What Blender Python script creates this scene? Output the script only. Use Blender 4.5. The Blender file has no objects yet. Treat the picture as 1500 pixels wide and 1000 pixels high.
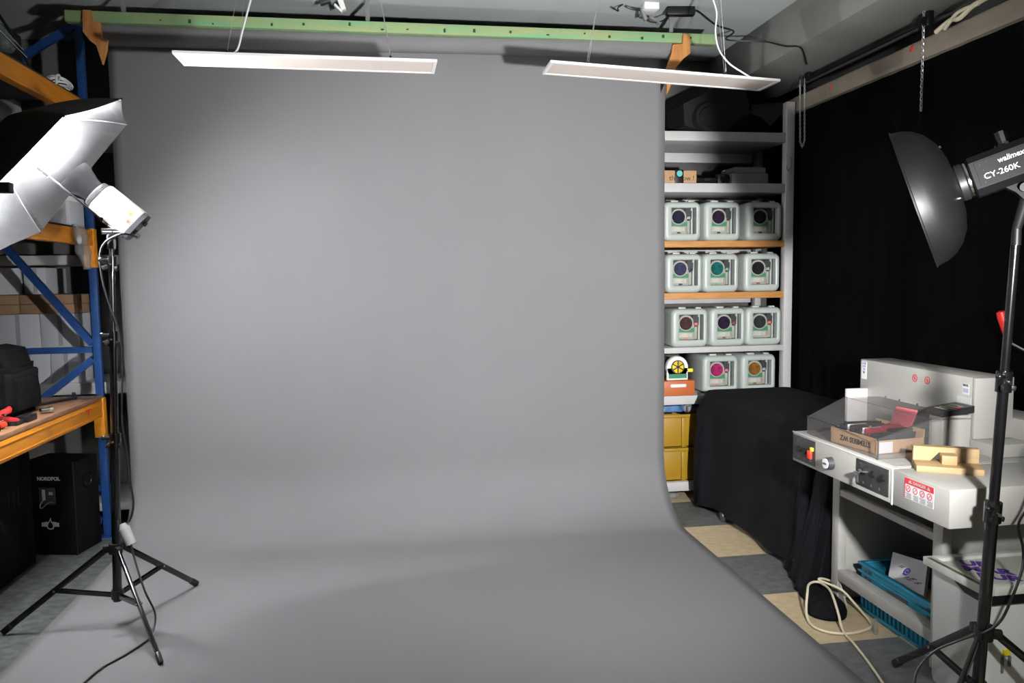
import bpy, bmesh, math, random
from mathutils import Vector, Matrix, noise
random.seed(7)
V = Vector
PI = math.pi
scene = bpy.context.scene
col = scene.collection

# ------------------------------------------------------------------ camera
CAM = V((0.0, 0.0, 1.51))
FOC = 1115.0
RX = V((0.98788845, 0.02597251, -0.15297661))
RY = V((-0.15457271, 0.07861127, -0.984849))
RZ = V((-0.01355331, 0.99656696, 0.0816738))
def _ray(x, y):
    c = V((x - 750.0, 500.0 - y, -FOC))
    return V((RX.dot(c), RY.dot(c), RZ.dot(c)))
def atY(x, y, Y):            # point of the plane Y = const seen at a photo position
    d = _ray(x, y); return CAM + d * ((Y - CAM.y) / d.y)
def atX(x, y, X):
    d = _ray(x, y); return CAM + d * ((X - CAM.x) / d.x)
def atZ(x, y, Z=0.0):
    d = _ray(x, y); return CAM + d * ((Z - CAM.z) / d.z)

cam_data = bpy.data.cameras.new('camera')
cam = bpy.data.objects.new('camera', cam_data)
col.objects.link(cam)
cam_data.sensor_width = 36.0
cam_data.lens = FOC * 36.0 / 1500.0
cam_data.clip_start = 0.02
cam.matrix_world = Matrix(((RX[0], RX[1], RX[2], CAM.x), (RY[0], RY[1], RY[2], CAM.y), (RZ[0], RZ[1], RZ[2], CAM.z), (0, 0, 0, 1)))
scene.camera = cam

# ------------------------------------------------------------------ materials
MATS = {}
def mat(name, c, rough=0.5, metal=0.0, var=0.0, vscale=6.0, bump=0.0, bscale=60.0, spec=0.5, stretch=None, c2=None, coat=0.0, sheen=0.0):
    m = bpy.data.materials.new(name); m.use_nodes = True
    nt = m.node_tree; b = nt.nodes['Principled BSDF']
    b.inputs['Roughness'].default_value = rough
    b.inputs['Metallic'].default_value = metal
    b.inputs['Specular IOR Level'].default_value = spec
    b.inputs['Coat Weight'].default_value = coat
    b.inputs['Sheen Weight'].default_value = sheen
    tc = nt.nodes.new('ShaderNodeTexCoord')
    mp = nt.nodes.new('ShaderNodeMapping')
    nt.links.new(tc.outputs['Object'], mp.inputs['Vector'])
    if stretch: mp.inputs['Scale'].default_value = stretch
    n = nt.nodes.new('ShaderNodeTexNoise'); n.inputs['Scale'].default_value = vscale; n.inputs['Detail'].default_value = 6
    nt.links.new(mp.outputs['Vector'], n.inputs['Vector'])
    r = nt.nodes.new('ShaderNodeValToRGB')
    if c2 is None:
        lo = tuple(max(0, x * (1 - var)) for x in c); hi = tuple(min(1, x * (1 + var)) for x in c)
    else:
        lo, hi = c2, c
    r.color_ramp.elements[0].position = 0.35; r.color_ramp.elements[1].position = 0.65
    r.color_ramp.elements[0].color = (*lo, 1); r.color_ramp.elements[1].color = (*hi, 1)
    nt.links.new(n.outputs['Fac'], r.inputs['Fac'])
    nt.links.new(r.outputs['Color'], b.inputs['Base Color'])
    if bump > 0:
        n2 = nt.nodes.new('ShaderNodeTexNoise'); n2.inputs['Scale'].default_value = bscale; n2.inputs['Detail'].default_value = 4
        nt.links.new(mp.outputs['Vector'], n2.inputs['Vector'])
        bp = nt.nodes.new('ShaderNodeBump'); bp.inputs['Strength'].default_value = bump; bp.inputs['Distance'].default_value = 0.01
        nt.links.new(n2.outputs['Fac'], bp.inputs['Height']); nt.links.new(bp.outputs['Normal'], b.inputs['Normal'])
    MATS[name] = m
    return m

def sheer(name, tint, fac, rough=0.1):
    m = bpy.data.materials.new(name); m.use_nodes = True
    nt = m.node_tree; nt.nodes.clear()
    out = nt.nodes.new('ShaderNodeOutputMaterial'); mx = nt.nodes.new('ShaderNodeMixShader')
    tr = nt.nodes.new('ShaderNodeBsdfTransparent'); tr.inputs['Color'].default_value = (*tint, 1)
    gl = nt.nodes.new('ShaderNodeBsdfPrincipled'); gl.inputs['Base Color'].default_value = (*[t * 0.6 for t in tint], 1); gl.inputs['Roughness'].default_value = rough
    n = nt.nodes.new('ShaderNodeTexNoise'); n.inputs['Scale'].default_value = 9.0
    rp = nt.nodes.new('ShaderNodeMapRange'); rp.inputs['To Min'].default_value = fac * 0.6; rp.inputs['To Max'].default_value = fac * 1.4
    nt.links.new(n.outputs['Fac'], rp.inputs['Value'])
    nt.links.new(rp.outputs['Result'], mx.inputs['Fac'])
    nt.links.new(tr.outputs['BSDF'], mx.inputs[1]); nt.links.new(gl.outputs['BSDF'], mx.inputs[2]); nt.links.new(mx.outputs['Shader'], out.inputs['Surface'])
    return m

M_ceil = mat('ceiling_paint', (0.44, 0.48, 0.465), 0.85, var=0.05, vscale=1.2, bump=0.05, bscale=25)
M_beamc = mat('concrete_beam_paint', (0.23, 0.23, 0.215), 0.85, var=0.08, vscale=2, bump=0.1, bscale=15)
M_ledge = mat('ledge_paint', (0.20, 0.17, 0.13), 0.8, var=0.15, vscale=5, bump=0.1)
M_wall = mat('wall_paint', (0.10, 0.095, 0.09), 0.9, var=0.1, vscale=2)
M_wallr = mat('dark_wall_paint', (0.03, 0.03, 0.03), 0.9, var=0.1)
M_curt = mat('black_curtain_cloth', (0.0009, 0.0009, 0.001), 0.95, var=0.15, vscale=20, bump=0.2, bscale=300, spec=0.04)
M_cloth = mat('black_drape_cloth', (0.0032, 0.0033, 0.0044), 0.92, var=0.3, vscale=14, bump=0.3, bscale=250, spec=0.10)
M_paper = mat('grey_backdrop_paper', (0.150, 0.1475, 0.152), 0.75, var=0.025, vscale=1.6, bump=0.04, bscale=7, spec=0.25)
M_beamw = mat('green_tinted_timber', (0.145, 0.32, 0.16), 0.75, c2=(0.27, 0.29, 0.13), vscale=4, stretch=(0.6, 5, 9), bump=0.1)
M_knot = mat('dark_knot', (0.02, 0.045, 0.03), 0.8, var=0.2)
M_brack = mat('orange_pine', (0.48, 0.21, 0.055), 0.7, c2=(0.33, 0.13, 0.03), vscale=6, stretch=(6, 6, 1))
M_pine = mat('light_pine', (0.44, 0.30, 0.15), 0.6, c2=(0.38, 0.25, 0.115), vscale=5, stretch=(2, 8, 8))
M_white = mat('white_enamel', (0.70, 0.69, 0.68), 0.4, var=0.02)
M_diff = mat('cream_diffuser', (0.60, 0.525, 0.475), 0.6, var=0.02, vscale=3)
M_wire = mat('steel_wire', (0.55, 0.55, 0.55), 0.35, metal=0.8, var=0.1)
M_wcord = mat('white_cord', (0.75, 0.75, 0.75), 0.5, var=0.05)
M_bcord = mat('black_cord', (0.005, 0.005, 0.005), 0.45, var=0.2)
M_beige = mat('beige_cord', (0.62, 0.55, 0.40), 0.55, var=0.08)
M_blackm = mat('black_gloss_metal', (0.004, 0.004, 0.0045), 0.2, var=0.2, coat=0.4)
M_blackp = mat('black_plastic', (0.006, 0.006, 0.0065), 0.45, var=0.2, spec=0.3)
M_dish = mat('dish_black_enamel', (0.0035, 0.0033, 0.0033), 0.45, var=0.25, vscale=5, bump=0.02, spec=0.16)
M_dishin = mat('dish_silver_enamel', (0.42, 0.42, 0.43), 0.3, metal=0.8, var=0.02)
M_chrome = mat('chrome', (0.65, 0.65, 0.67), 0.15, metal=1.0, var=0.05)
M_headw = mat('white_flash_casing', (0.80, 0.80, 0.81), 0.45, var=0.02)
M_reflm = mat('dark_reflector_metal', (0.008, 0.008, 0.009), 0.42, spec=0.2, metal=0.0, var=0.2)
M_headb = mat('charcoal_flash_casing', (0.0025, 0.0026, 0.003), 0.5, var=0.15, spec=0.15)
M_headp = mat('charcoal_side_plate', (0.006, 0.0063, 0.007), 0.55, var=0.1, spec=0.12)
M_letter = mat('white_lettering', (0.36, 0.36, 0.37), 0.6, var=0.03)
M_umbin = mat('silver_umbrella_lining', (0.72, 0.73, 0.75), 0.22, metal=1.0, var=0.06, vscale=7, bump=0.12, bscale=9, stretch=(1, 1, 3))
M_umbout = mat('black_umbrella_cover', (0.006, 0.006, 0.007), 0.8, var=0.2)
M_orange = mat('orange_rack_enamel', (0.62, 0.225, 0.012), 0.5, var=0.10, vscale=5, stretch=(1, 1, 6), bump=0.05)
M_blue = mat('blue_rack_enamel', (0.008, 0.042, 0.15), 0.45, var=0.15, vscale=8)
M_board = mat('brown_chipboard', (0.24, 0.12, 0.06), 0.65, c2=(0.17, 0.082, 0.04), vscale=9, stretch=(5, 1, 5))
M_boarde = mat('board_edge', (0.27, 0.15, 0.085), 0.7, var=0.2, vscale=10)
M_carton = mat('white_carton', (0.46, 0.47, 0.50), 0.7, var=0.03, vscale=3)
M_brown = mat('brown_carton', (0.27, 0.17, 0.10), 0.8, var=0.1, vscale=5)
M_kraft = mat('kraft_cardboard', (0.55, 0.36, 0.20), 0.75, var=0.06, vscale=8)
M_kraftd = mat('kraft_cardboard_dull', (0.42, 0.25, 0.13), 0.8, var=0.08, vscale=8)
M_ink = mat('dark_print', (0.03, 0.028, 0.03), 0.7, var=0.1)
M_shelfw = mat('white_shelf_paint', (0.45, 0.445, 0.44), 0.55, var=0.06, vscale=6)
M_shelfo = mat('orange_wood_edge', (0.50, 0.235, 0.07), 0.6, c2=(0.40, 0.17, 0.045), vscale=6, stretch=(1, 8, 8))
M_case = mat('pale_green_plastic', (0.39, 0.425, 0.40), 0.4, var=0.03, vscale=4)
M_plate = mat('cream_plate', (0.30, 0.30, 0.25), 0.5, var=0.12, vscale=16)
M_plabel = mat('label_paper', (0.42, 0.41, 0.36), 0.6, var=0.15, vscale=25)
M_green = mat('green_label', (0.035, 0.19, 0.10), 0.5, var=0.08)
M_dark = mat('dark_recess', (0.03, 0.03, 0.035), 0.5, var=0.2)
M_tag = mat('grey_tag', (0.30, 0.31, 0.28), 0.5, var=0.1)
M_yelc = mat('yellow_crate_plastic', (0.33, 0.185, 0.006), 0.45, var=0.06)  # yellow darkened all over: the draped cart's shade is put into the colour
M_bluec = mat('blue_crate_plastic', (0.010, 0.16, 0.25), 0.45, var=0.08)
M_rust = mat('rust_orange_plastic', (0.46, 0.115, 0.03), 0.5, var=0.06)
M_mach = mat('machine_grey_enamel', (0.40, 0.39, 0.36), 0.42, var=0.02, vscale=3, bump=0.03, bscale=200)
M_machd = mat('machine_steel_table', (0.42, 0.41, 0.38), 0.3, metal=0.35, var=0.05, stretch=(1, 12, 1))
M_under = mat('dark_brown_backing', (0.055, 0.048, 0.042), 0.8, var=0.1)
M_panel = mat('black_panel', (0.022, 0.022, 0.022), 0.4, var=0.2)
M_red = mat('red_plastic', (0.60, 0.018, 0.015), 0.4, var=0.06)
M_redl = mat('red_print', (0.62, 0.03, 0.04), 0.6, var=0.04)
M_redsw = mat('red_switch', (0.85, 0.05, 0.02), 0.3, var=0.05)
M_yel = mat('yellow_sticker', (0.80, 0.62, 0.03), 0.5, var=0.05)
M_paperw = mat('white_paper', (0.72, 0.71, 0.72), 0.7, var=0.05, vscale=9)
M_purple = mat('purple_ink', (0.10, 0.03, 0.32), 0.6, var=0.05)
M_poster = mat('pale_green_poster', (0.55, 0.58, 0.48), 0.6, var=0.06, vscale=8)
M_bin = mat('white_bin_plastic', (0.66, 0.69, 0.66), 0.45, var=0.03)
M_frame = mat('stained_white_frame', (0.76, 0.77, 0.73), 0.6, c2=(0.50, 0.53, 0.44), vscale=9)
M_bagc = mat('black_nylon', (0.0025, 0.0025, 0.0032), 0.85, var=0.3, vscale=14, bump=0.3, bscale=40, spec=0.10)
M_bagt = mat('dark_top_bag', (0.004, 0.004, 0.0038), 0.85, var=0.3, vscale=10, bump=0.3, bscale=30)
M_spk = mat('speaker_black', (0.0028, 0.0028, 0.0032), 0.7, var=0.25, vscale=30, bump=0.15, bscale=200, spec=0.10)
M_grey = mat('grey_plastic', (0.16, 0.16, 0.16), 0.5, var=0.1)
M_teal = mat('teal_sticker', (0.10, 0.42, 0.42), 0.5, var=0.05)
M_bluebag = mat('blue_bag', (0.06, 0.14, 0.28), 0.5, var=0.4, vscale=20)
M_hood = sheer('smoked_clear_plastic', (0.80, 0.79, 0.79), 0.06, 0.12)
M_clear = sheer('clear_film', (0.80, 0.82, 0.82), 0.22, 0.25)
M_glass = sheer('dusty_glass', (0.75, 0.80, 0.80), 0.25, 0.08)

# floor: grey mottled sheet on the left, rows of tan and grey tiles half a metre deep on the right
def floor_mat():
    m = bpy.data.materials.new('floor_tiles'); m.use_nodes = True
    nt = m.node_tree; b = nt.nodes['Principled BSDF']; L = nt.links.new
    b.inputs['Roughness'].default_value = 0.5
    geo = nt.nodes.new('ShaderNodeNewGeometry'); sep = nt.nodes.new('ShaderNodeSeparateXYZ'); L(geo.outputs['Position'], sep.inputs['Vector'])
    def math_(op, a, bv):
        n = nt.nodes.new('ShaderNodeMath'); n.operation = op
        for i, s in enumerate((a, bv)):
            if isinstance(s, (int, float)): n.inputs[i].default_value = s
            else: L(s, n.inputs[i])
        return n.outputs[0]
    row = math_('MODULO', math_('ADD', math_('MULTIPLY', math_('SUBTRACT', sep.outputs['Y'], 4.282), 1 / 0.998), 50.0), 1.0)
    tanrow = math_('GREATER_THAN', row, 0.5)
    cx = math_('MODULO', math_('ADD', math_('MULTIPLY', math_('SUBTRACT', sep.outputs['X'], 1.05), 1 / 2.0), 50.0), 1.0)
    flip = math_('GREATER_THAN', cx, 0.5)
    right = math_('GREATER_THAN', sep.outputs['X'], 0.6)
    sel = math_('MULTIPLY', math_('ABSOLUTE', math_('SUBTRACT', tanrow, flip), 0.0), right)
    # streaky mottling of each sheet
    mp = nt.nodes.new('ShaderNodeMapping'); L(geo.outputs['Position'], mp.inputs['Vector']); mp.inputs['Scale'].default_value = (8, 11, 1)
    n1 = nt.nodes.new('ShaderNodeTexNoise'); n1.inputs['Scale'].default_value = 2.5; n1.inputs['Detail'].default_value = 8; L(mp.outputs['Vector'], n1.inputs['Vector'])
    g = nt.nodes.new('ShaderNodeValToRGB'); g.color_ramp.elements[0].position = .35; g.color_ramp.elements[1].position = .7
    g.color_ramp.elements[0].color = (.075, .08, .08, 1); g.color_ramp.elements[1].color = (.135, .14, .136, 1); L(n1.outputs['Fac'], g.inputs['Fac'])
    t = nt.nodes.new('ShaderNodeValToRGB'); t.color_ramp.elements[0].position = .35; t.color_ramp.elements[1].position = .7
    t.color_ramp.elements[0].color = (.42, .33, .20, 1); t.color_ramp.elements[1].color = (.52, .42, .27, 1); L(n1.outputs['Fac'], t.inputs['Fac'])
    gl = nt.nodes.new('ShaderNodeValToRGB'); gl.color_ramp.elements[0].position = .38; gl.color_ramp.elements[1].position = .72
    gl.color_ramp.elements[0].color = (.030, .034, .033, 1); gl.color_ramp.elements[1].color = (.105, .112, .106, 1); L(n1.outputs['Fac'], gl.inputs['Fac'])
    gm = nt.nodes.new('ShaderNodeMix'); gm.data_type = 'RGBA'; L(right, gm.inputs['Factor']); L(gl.outputs['Color'], gm.inputs[6]); L(g.outputs['Color'], gm.inputs[7])
    mx = nt.nodes.new('ShaderNodeMix'); mx.data_type = 'RGBA'
    L(sel, mx.inputs['Factor']); L(gm.outputs[2], mx.inputs[6]); L(t.outputs['Color'], mx.inputs[7])
    L(mx.outputs[2], b.inputs['Base Color'])
    return m
M_floor = floor_mat()

# ------------------------------------------------------------------ mesh builder
class MB:
    def __init__(s): s.bm = bmesh.new()
    def _merge(s, src, M=None):
        if M is not None: bmesh.ops.transform(src, matrix=M, verts=src.verts)
        mp = [s.bm.verts.new(v.co) for v in src.verts]
        src.verts.index_update()
        for f in src.faces:
            try: s.bm.faces.new([mp[v.index] for v in f.verts])
            except ValueError: pass
        src.free(); return s
    def box(s, x0, x1, y0, y1, z0, z1, bev=0.0, M=None, seg=2):
        b = bmesh.new(); bmesh.ops.create_cube(b, size=1.0)
        for v in b.verts: v.co = V((x0 + (x1 - x0) * (v.co.x + .5), y0 + (y1 - y0) * (v.co.y + .5), z0 + (z1 - z0) * (v.co.z + .5)))
        if bev > 0: bmesh.ops.bevel(b, geom=list(b.edges), offset=bev, segments=seg, profile=.5, affect='EDGES')
        return s._merge(b, M)
    def bar(s, p, q, w, h, up=(0, 0, 1), bev=0.0):     # rectangular bar from p to q
        p, q = V(p), V(q); d = q - p; L = d.length; d.normalize()
        u = V(up); sx = d.cross(u)
        if sx.length < 1e-4: sx = d.cross(V((1, 0, 0)))
        sx.normalize(); u = sx.cross(d)
        M = Matrix(((d.x, sx.x, u.x, p.x), (d.y, sx.y, u.y, p.y), (d.z, sx.z, u.z, p.z), (0, 0, 0, 1)))
        return s.box(0, L, -w / 2, w / 2, -h / 2, h / 2, bev, M)
    def loft(s, loops, c0=True, c1=True, closed=True):
        R = [[s.bm.verts.new(V(p)) for p in lp] for lp in loops]
        n = len(R[0])
        for a, b in zip(R, R[1:]):
            for i in range(n if closed else n - 1):
                j = (i + 1) % n
                s.bm.faces.new((a[i], a[j], b[j], b[i]))
        if c0: s.bm.faces.new(list(reversed(R[0])))
        if c1: s.bm.faces.new(R[-1])
        return s
    def lathe(s, prof, o, axis, n=32, c0=True, c1=True):
        o = V(o); a = V(axis).normalized(); u = a.orthogonal().normalized(); w = a.cross(u)
        return s.loft([[o + a * h + (u * math.cos(2 * PI * k / n) + w * math.sin(2 * PI * k / n)) * max(r, 1e-4) for k in range(n)] for r, h in prof], c0, c1)
    def cyl(s, p, q, r0, r1=None, n=16):
        p, q = V(p), V(q); r1 = r0 if r1 is None else r1
        return s.lathe([(r0, 0), (r1, (q - p).length)], p, q - p, n)
    def sphere(s, c, r, n=16, sq=(1, 1, 1)):
        b = bmesh.new(); bmesh.ops.create_uvsphere(b, u_segments=n, v_segments=max(6, n // 2), radius=1)
        for v in b.verts: v.co = V((c[0] + v.co.x * r * sq[0], c[1] + v.co.y * r * sq[1], c[2] + v.co.z * r * sq[2]))
        return s._merge(b)
    def tube(s, pts, r, n=8, smooth=6, closed=False):
        P = [V(p) for p in pts]
        if smooth > 1:
            Q = []; m = len(P); rng = range(m if closed else m - 1)
            for i in rng:
                p0 = P[(i - 1) % m] if (closed or i > 0) else P[0]; p1 = P[i]; p2 = P[(i + 1) % m]; p3 = P[(i + 2) % m] if (closed or i + 2 < m) else P[-1]
                for k in range(smooth):
                    t = k / smooth
                    Q.append(0.5 * ((2 * p1) + (p2 - p0) * t + (2 * p0 - 5 * p1 + 4 * p2 - p3) * t * t + (3 * p1 - p0 - 3 * p2 + p3) * t ** 3))
            if not closed: Q.append(P[-1])
            P = Q
        m = len(P); loops = []; pu = None
        for i in range(m):
            d = (P[(i + 1) % m] - P[i - 1]) if closed else (P[min(i + 1, m - 1)] - P[max(i - 1, 0)])
            if d.length < 1e-9: d = V((0, 0, 1))
            d.normalize()
            u = d.orthogonal() if pu is None else pu - d * pu.dot(d)
            if u.length < 1e-6: u = d.orthogonal()
            u.normalize(); pu = u; w = d.cross(u)
            loops.append([P[i] + (u * math.cos(2 * PI * k / n) + w * math.sin(2 * PI * k / n)) * r for k in range(n)])
        if closed: loops.append(loops[0]); return s.loft(loops, False, False)
        return s.loft(loops)
    def prism(s, poly, vec):
        a = [V(p) for p in poly]; v = V(vec)
        return s.loft([a, [p + v for p in a]])
    def grid(s, fn, nu, nv, close_u=False):
        R = [[s.bm.verts.new(V(fn(i / nu, j / nv))) for j in range(nv + 1)] for i in range(nu + (0 if close_u else 1))]
        N = len(R)
        for i in range(nu):
            for j in range(nv):
                s.bm.faces.new((R[i][j], R[(i + 1) % N][j], R[(i + 1) % N][j + 1], R[i][j + 1]))
        return s
    def mesh(s, name, ang=35):
        bmesh.ops.recalc_face_normals(s.bm, faces=s.bm.faces)
        me = bpy.data.meshes.new(name); s.bm.to_mesh(me); s.bm.free()
        me.shade_smooth(); me.set_sharp_from_angle(angle=math.radians(ang))
        return me

ROOT = {}
def thing(name, label, cat, loc=(0, 0, 0), rz=0.0, group=None):
    o = bpy.data.objects.new(name, None); o.empty_display_size = 0.05
    col.objects.link(o); o.location = loc; o.rotation_euler = (0, 0, rz)
    o['label'] = label; o['category'] = cat
    if group: o['group'] = group
    ROOT[o] = Matrix.Translation(loc) @ Matrix.Rotation(rz, 4, 'Z')
    return o
def part(name, mb, m, parent, label=None, local=False, ang=35):
    me = mb if isinstance(mb, bpy.types.Mesh) else mb.mesh(name, ang)
    M = ROOT[parent]
    if not local: me.transform(M.inverted())
    o = bpy.data.objects.new(name, me); col.objects.link(o); o.parent = parent
    me.materials.append(m); ROOT[o] = M
    if label: o['label'] = label
    return o
def solo(name, mb, m, label, cat, group=None, kind=None, ang=35):
    me = mb if isinstance(mb, bpy.types.Mesh) else mb.mesh(name, ang)
    xs = [v.co.x for v in me.vertices]; ys = [v.co.y for v in me.vertices]; zs = [v.co.z for v in me.vertices]
    o0 = V(((min(xs) + max(xs)) / 2, (min(ys) + max(ys)) / 2, min(zs)))
    me.transform(Matrix.Translation(-o0))
    o = bpy.data.objects.new(name, me); col.objects.link(o); o.location = o0
    me.materials.append(m)
    if kind: o['kind'] = kind
    if label: o['label'] = label; o['category'] = cat
    if group: o['group'] = group
    ROOT[o] = Matrix.Translation(o0)
    return o
def struct(name, mb, m): return solo(name, mb, m, None, None, kind='structure')
def copy_thing(root, loc, rz, label, group=None):
    r = root.copy(); col.objects.link(r); r.location = loc; r.rotation_euler = (0, 0, rz); r['label'] = label
    if group: r['group'] = group
    ROOT[r] = Matrix.Translation(loc) @ Matrix.Rotation(rz, 4, 'Z')
    for ch in list(root.children):
        c = ch.copy(); col.objects.link(c); c.parent = r
        for g in list(ch.children):
            d = g.copy(); col.objects.link(d); d.parent = c
    return r
def recolour(root, name, m):
    for ch in root.children:
        if ch.name.split('.')[0] == name:
            ch.material_slots[0].link = 'OBJECT'; ch.material_slots[0].material = m
def text_mesh(body, size, o, xd, up, ext=0.0006, align='CENTER', bold=0.0, shear=0.0, sx=1.0):
    cu = bpy.data.curves.new('lettering', 'FONT'); cu.body = body; cu.size = size; cu.extrude = ext; cu.align_x = align; cu.align_y = 'CENTER'
    cu.offset = bold; cu.shear = shear; cu.resolution_u = 3
    t = bpy.data.objects.new('lettering', cu); col.objects.link(t)
    dg = bpy.context.evaluated_depsgraph_get(); me = bpy.data.meshes.new_from_object(t.evaluated_get(dg))
    bpy.data.objects.remove(t); bpy.data.curves.remove(cu)
    x = V(xd).normalized(); u = V(up); u = (u - x * u.dot(x)).normalized(); n = x.cross(u); o = V(o); x = x * sx
    me.transform(Matrix(((x.x, u.x, n.x, o.x), (x.y, u.y, n.y, o.y), (x.z, u.z, n.z, o.z), (0, 0, 0, 1))))
    me.materials.clear()
    return me
def rrect(w, h, r, n=5):        # rounded rectangle, list of (a, b)
    out = []
    for cx, cy, a0 in ((w / 2 - r, h / 2 - r, 0), (-w / 2 + r, h / 2 - r, 90), (-w / 2 + r, -h / 2 + r, 180), (w / 2 - r, -h / 2 + r, 270)):
        for k in range(n + 1):
            a = math.radians(a0 + 90 * k / n); out.append((cx + r * math.cos(a), cy + r * math.sin(a)))
    return out
def rotz(a, o=(0, 0, 0)): return Matrix.Translation(o) @ Matrix.Rotation(a, 4, 'Z')

# ------------------------------------------------------------------ the room
struct('floor', MB().box(-3.3, 3.0, -2.5, 5.6, -0.05, 0.0), M_floor)
struct('ceiling', MB().box(-3.3, 3.0, -2.5, 5.6, 3.1, 3.18), M_ceil)
struct('wall_back', MB().box(-3.3, 3.0, 5.5, 5.6, 0, 3.1), M_wall)
struct('wall_left', MB().box(-3.3, -3.2, -2.5, 5.5, 0, 3.1), M_wall)
struct('wall_right', MB().box(2.9, 3.0, -2.5, 5.5, 0, 3.1), M_wallr)
struct('trim_1', MB().box(2.36, 2.9, -2.5, 5.5, 2.832, 3.1, 0.004), M_beamc)
struct('trim_2', MB().box(2.70, 2.9, 1.2, 5.5, 2.600, 2.695, 0.004).box(2.735, 2.9, 1.2, 5.5, 2.695, 2.715, 0.003), M_ledge)

def curtain_fn(u, v):
    y = 0.9 + u * 4.3; z = 2.6 - v * 2.595
    return (2.735 + 0.016 * math.sin(y * 34 + 1.3 * math.sin(y * 5)) * (0.15 + 0.85 * v) + 0.006 * math.sin(y * 11) * v, y, z)
solo('black_curtain', MB().grid(curtain_fn, 260, 12), M_curt, 'tall black fabric curtain hanging along the right wall under the beige ledge', 'curtain', ang=180)

# ------------------------------------------------------------------ backdrop
XL, XR = -1.553, 1.692
def shift(x): return 0.05 * (1 - 2 * (x - XL) / (XR - XL))
PY = 4.655
prof = []
for k in range(9): prof.append((PY - 0.065 + 0.065 * math.sin(PI / 2 * k / 8), 2.895 + 0.065 * math.cos(PI / 2 * k / 8)))
for k in range(1, 23): prof.append((PY, 2.895 - (2.895 - 0.40) * k / 22))
for k in range(1, 13):
    a = PI / 2 * k / 12; prof.append((PY - 0.40 * (1 - math.cos(a)), 0.40 - 0.397 * math.sin(a)))
for k in range(1, 25): prof.append((PY - 0.40 - 2.75 * k / 24, 0.003))
NP = len(prof) - 1
def sheet(u, v):
    x = XL + (XR - XL) * u; t = v * NP; i = min(int(t), NP - 1); f = t - i
    y = prof[i][0] * (1 - f) + prof[i + 1][0] * f; z = prof[i][1] * (1 - f) + prof[i + 1][1] * f
    w = noise.noise(V((x * 1.3, z * 1.1 + y, 3.1))) * 0.009 + noise.noise(V((x * 3.1, z * 3.4 + y * 2, 9.7))) * 0.0035 + noise.noise(V((x * 2.2 + z * 3.0, z * 5.5 - x * 1.5, 4.4))) * 0.0022
    if i > 10 and z > 0.35: y += w + shift(x)
    else: y += shift(x); z += max(0.0, w * 0.35) if z < 0.35 else 0
    return (x, y, z)
bd = thing('seamless_backdrop', 'wide grey paper backdrop sweeping from its roll down onto the floor', 'backdrop', (0.07, PY, 0.0))
sh = part('paper_sheet', MB().grid(sheet, 60, NP), M_paper, bd, ang=180)
sm = sh.modifiers.new('thickness', 'SOLIDIFY'); sm.thickness = 0.0015; sm.offset = 1
part('paper_roll', MB().cyl((XL, PY - 0.065 + shift(XL), 2.895), (XR, PY - 0.065 + shift(XR), 2.895), 0.0635, n=40), M_paper, bd)
part('roll_core', MB().cyl((XL - .06, PY - 0.065 + shift(XL), 2.895), (XR + .05, PY - 0.065 + shift(XR), 2.895), 0.022, n=16), M_kraftd, bd)

# timber beam carrying the roll
BY = 4.47
tb = thing('timber_beam', 'long green-tinted timber beam across the top of the backdrop', 'beam', (0.15, BY, 2.9))
part('beam', MB().box(-1.68, 1.965, BY, BY + 0.05, 2.904, 2.962, 0.003), M_beamw, tb)
kn = MB()
for x in [-1.2, -1.05, -.93, -.62, -.45, -.2, -.02, .12, .33, .5, .71, .93, 1.15, 1.3, 1.5, 1.63, 1.8]:
    kn.cyl((x, BY + .001, 2.915 + .035 * random.random()), (x, BY - .0012, 2.915 + .035 * random.random() * 0 + .02 * random.random()), 0.005 + .005 * random.random(), n=9)
part('knot', kn, M_knot, tb)
for x in (-1.4, -.1, 1.7): part('ceiling_hanger', MB().box(x - .012, x + .012, BY + .051, BY + .055, 2.91, 3.1), M_grey, tb)
pl = [(121, 14), (133, 14.5), (135, 30), (146, 32), (149, 56), (157, 58), (156, 72), (150, 94), (141, 66), (131, 59), (121, 46)]
part('roll_bracket', MB().prism([atY(x, y, BY - .022) for x, y in pl], (0, 0.02, 0)), M_brack, tb)
pr = [(1001, 50), (1011, 51), (1011.5, 78), (1002, 85), (990, 99), (984, 122), (977, 138), (977, 100), (984, 78), (986, 65), (1000, 64)]
part('roll_bracket', MB().prism([atY(x, y, BY - .022) for x, y in pr], (0, 0.02, 0)), M_brack, tb)

# ------------------------------------------------------------------ hanging light panels
def panel(name, c, label, wires, cord):
    a, b, d, e = [V(p) for p in c]       # near-left, far-left, far-right, near-right on the underside
    t = thing('pendant_lamp', label, 'ceiling light', (a + b + d + e) / 4)
    up = V((0, 0, 0.012)); ux = (e - a).normalized(); uy = (b - a).normalized(); w = 0.016
    inn = [a + ux * w + uy * w, b + ux * w - uy * w, d - ux * w - uy * w, e - ux * w + uy * w]
    inn2 = [p + V((0, 0, .004)) for p in inn]
    part('frame', MB().loft([inn2, inn, [a, b, d, e], [p + up for p in (a, b, d, e)]], False, True), M_white, t, ang=20)
    part('diffuser', MB().prism([p + V((0, 0, .004)) - V((0, 0, .0005)) for p in inn], (0, 0, 0.002)), M_diff, t)
    for p, q in wires:
        part('suspension_wire', MB().cyl(p, q, 0.0012, n=6), M_wire, t)
        part('wire_clip', MB().cyl(V(p) - V((0, 0, .003)), V(p) + V((0, 0, .012)), 0.005, n=8), M_reflm, t)
    part('power_cord', MB().tube(cord, 0.0042, 8), M_wcord, t, 'white power cord')
    return t
a, b, d, e = (-.942, 3.668, 2.532), (-.945, 3.876, 2.532), (.232, 3.896, 2.532), (.234, 3.683, 2.532)
zc = 3.1
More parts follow.
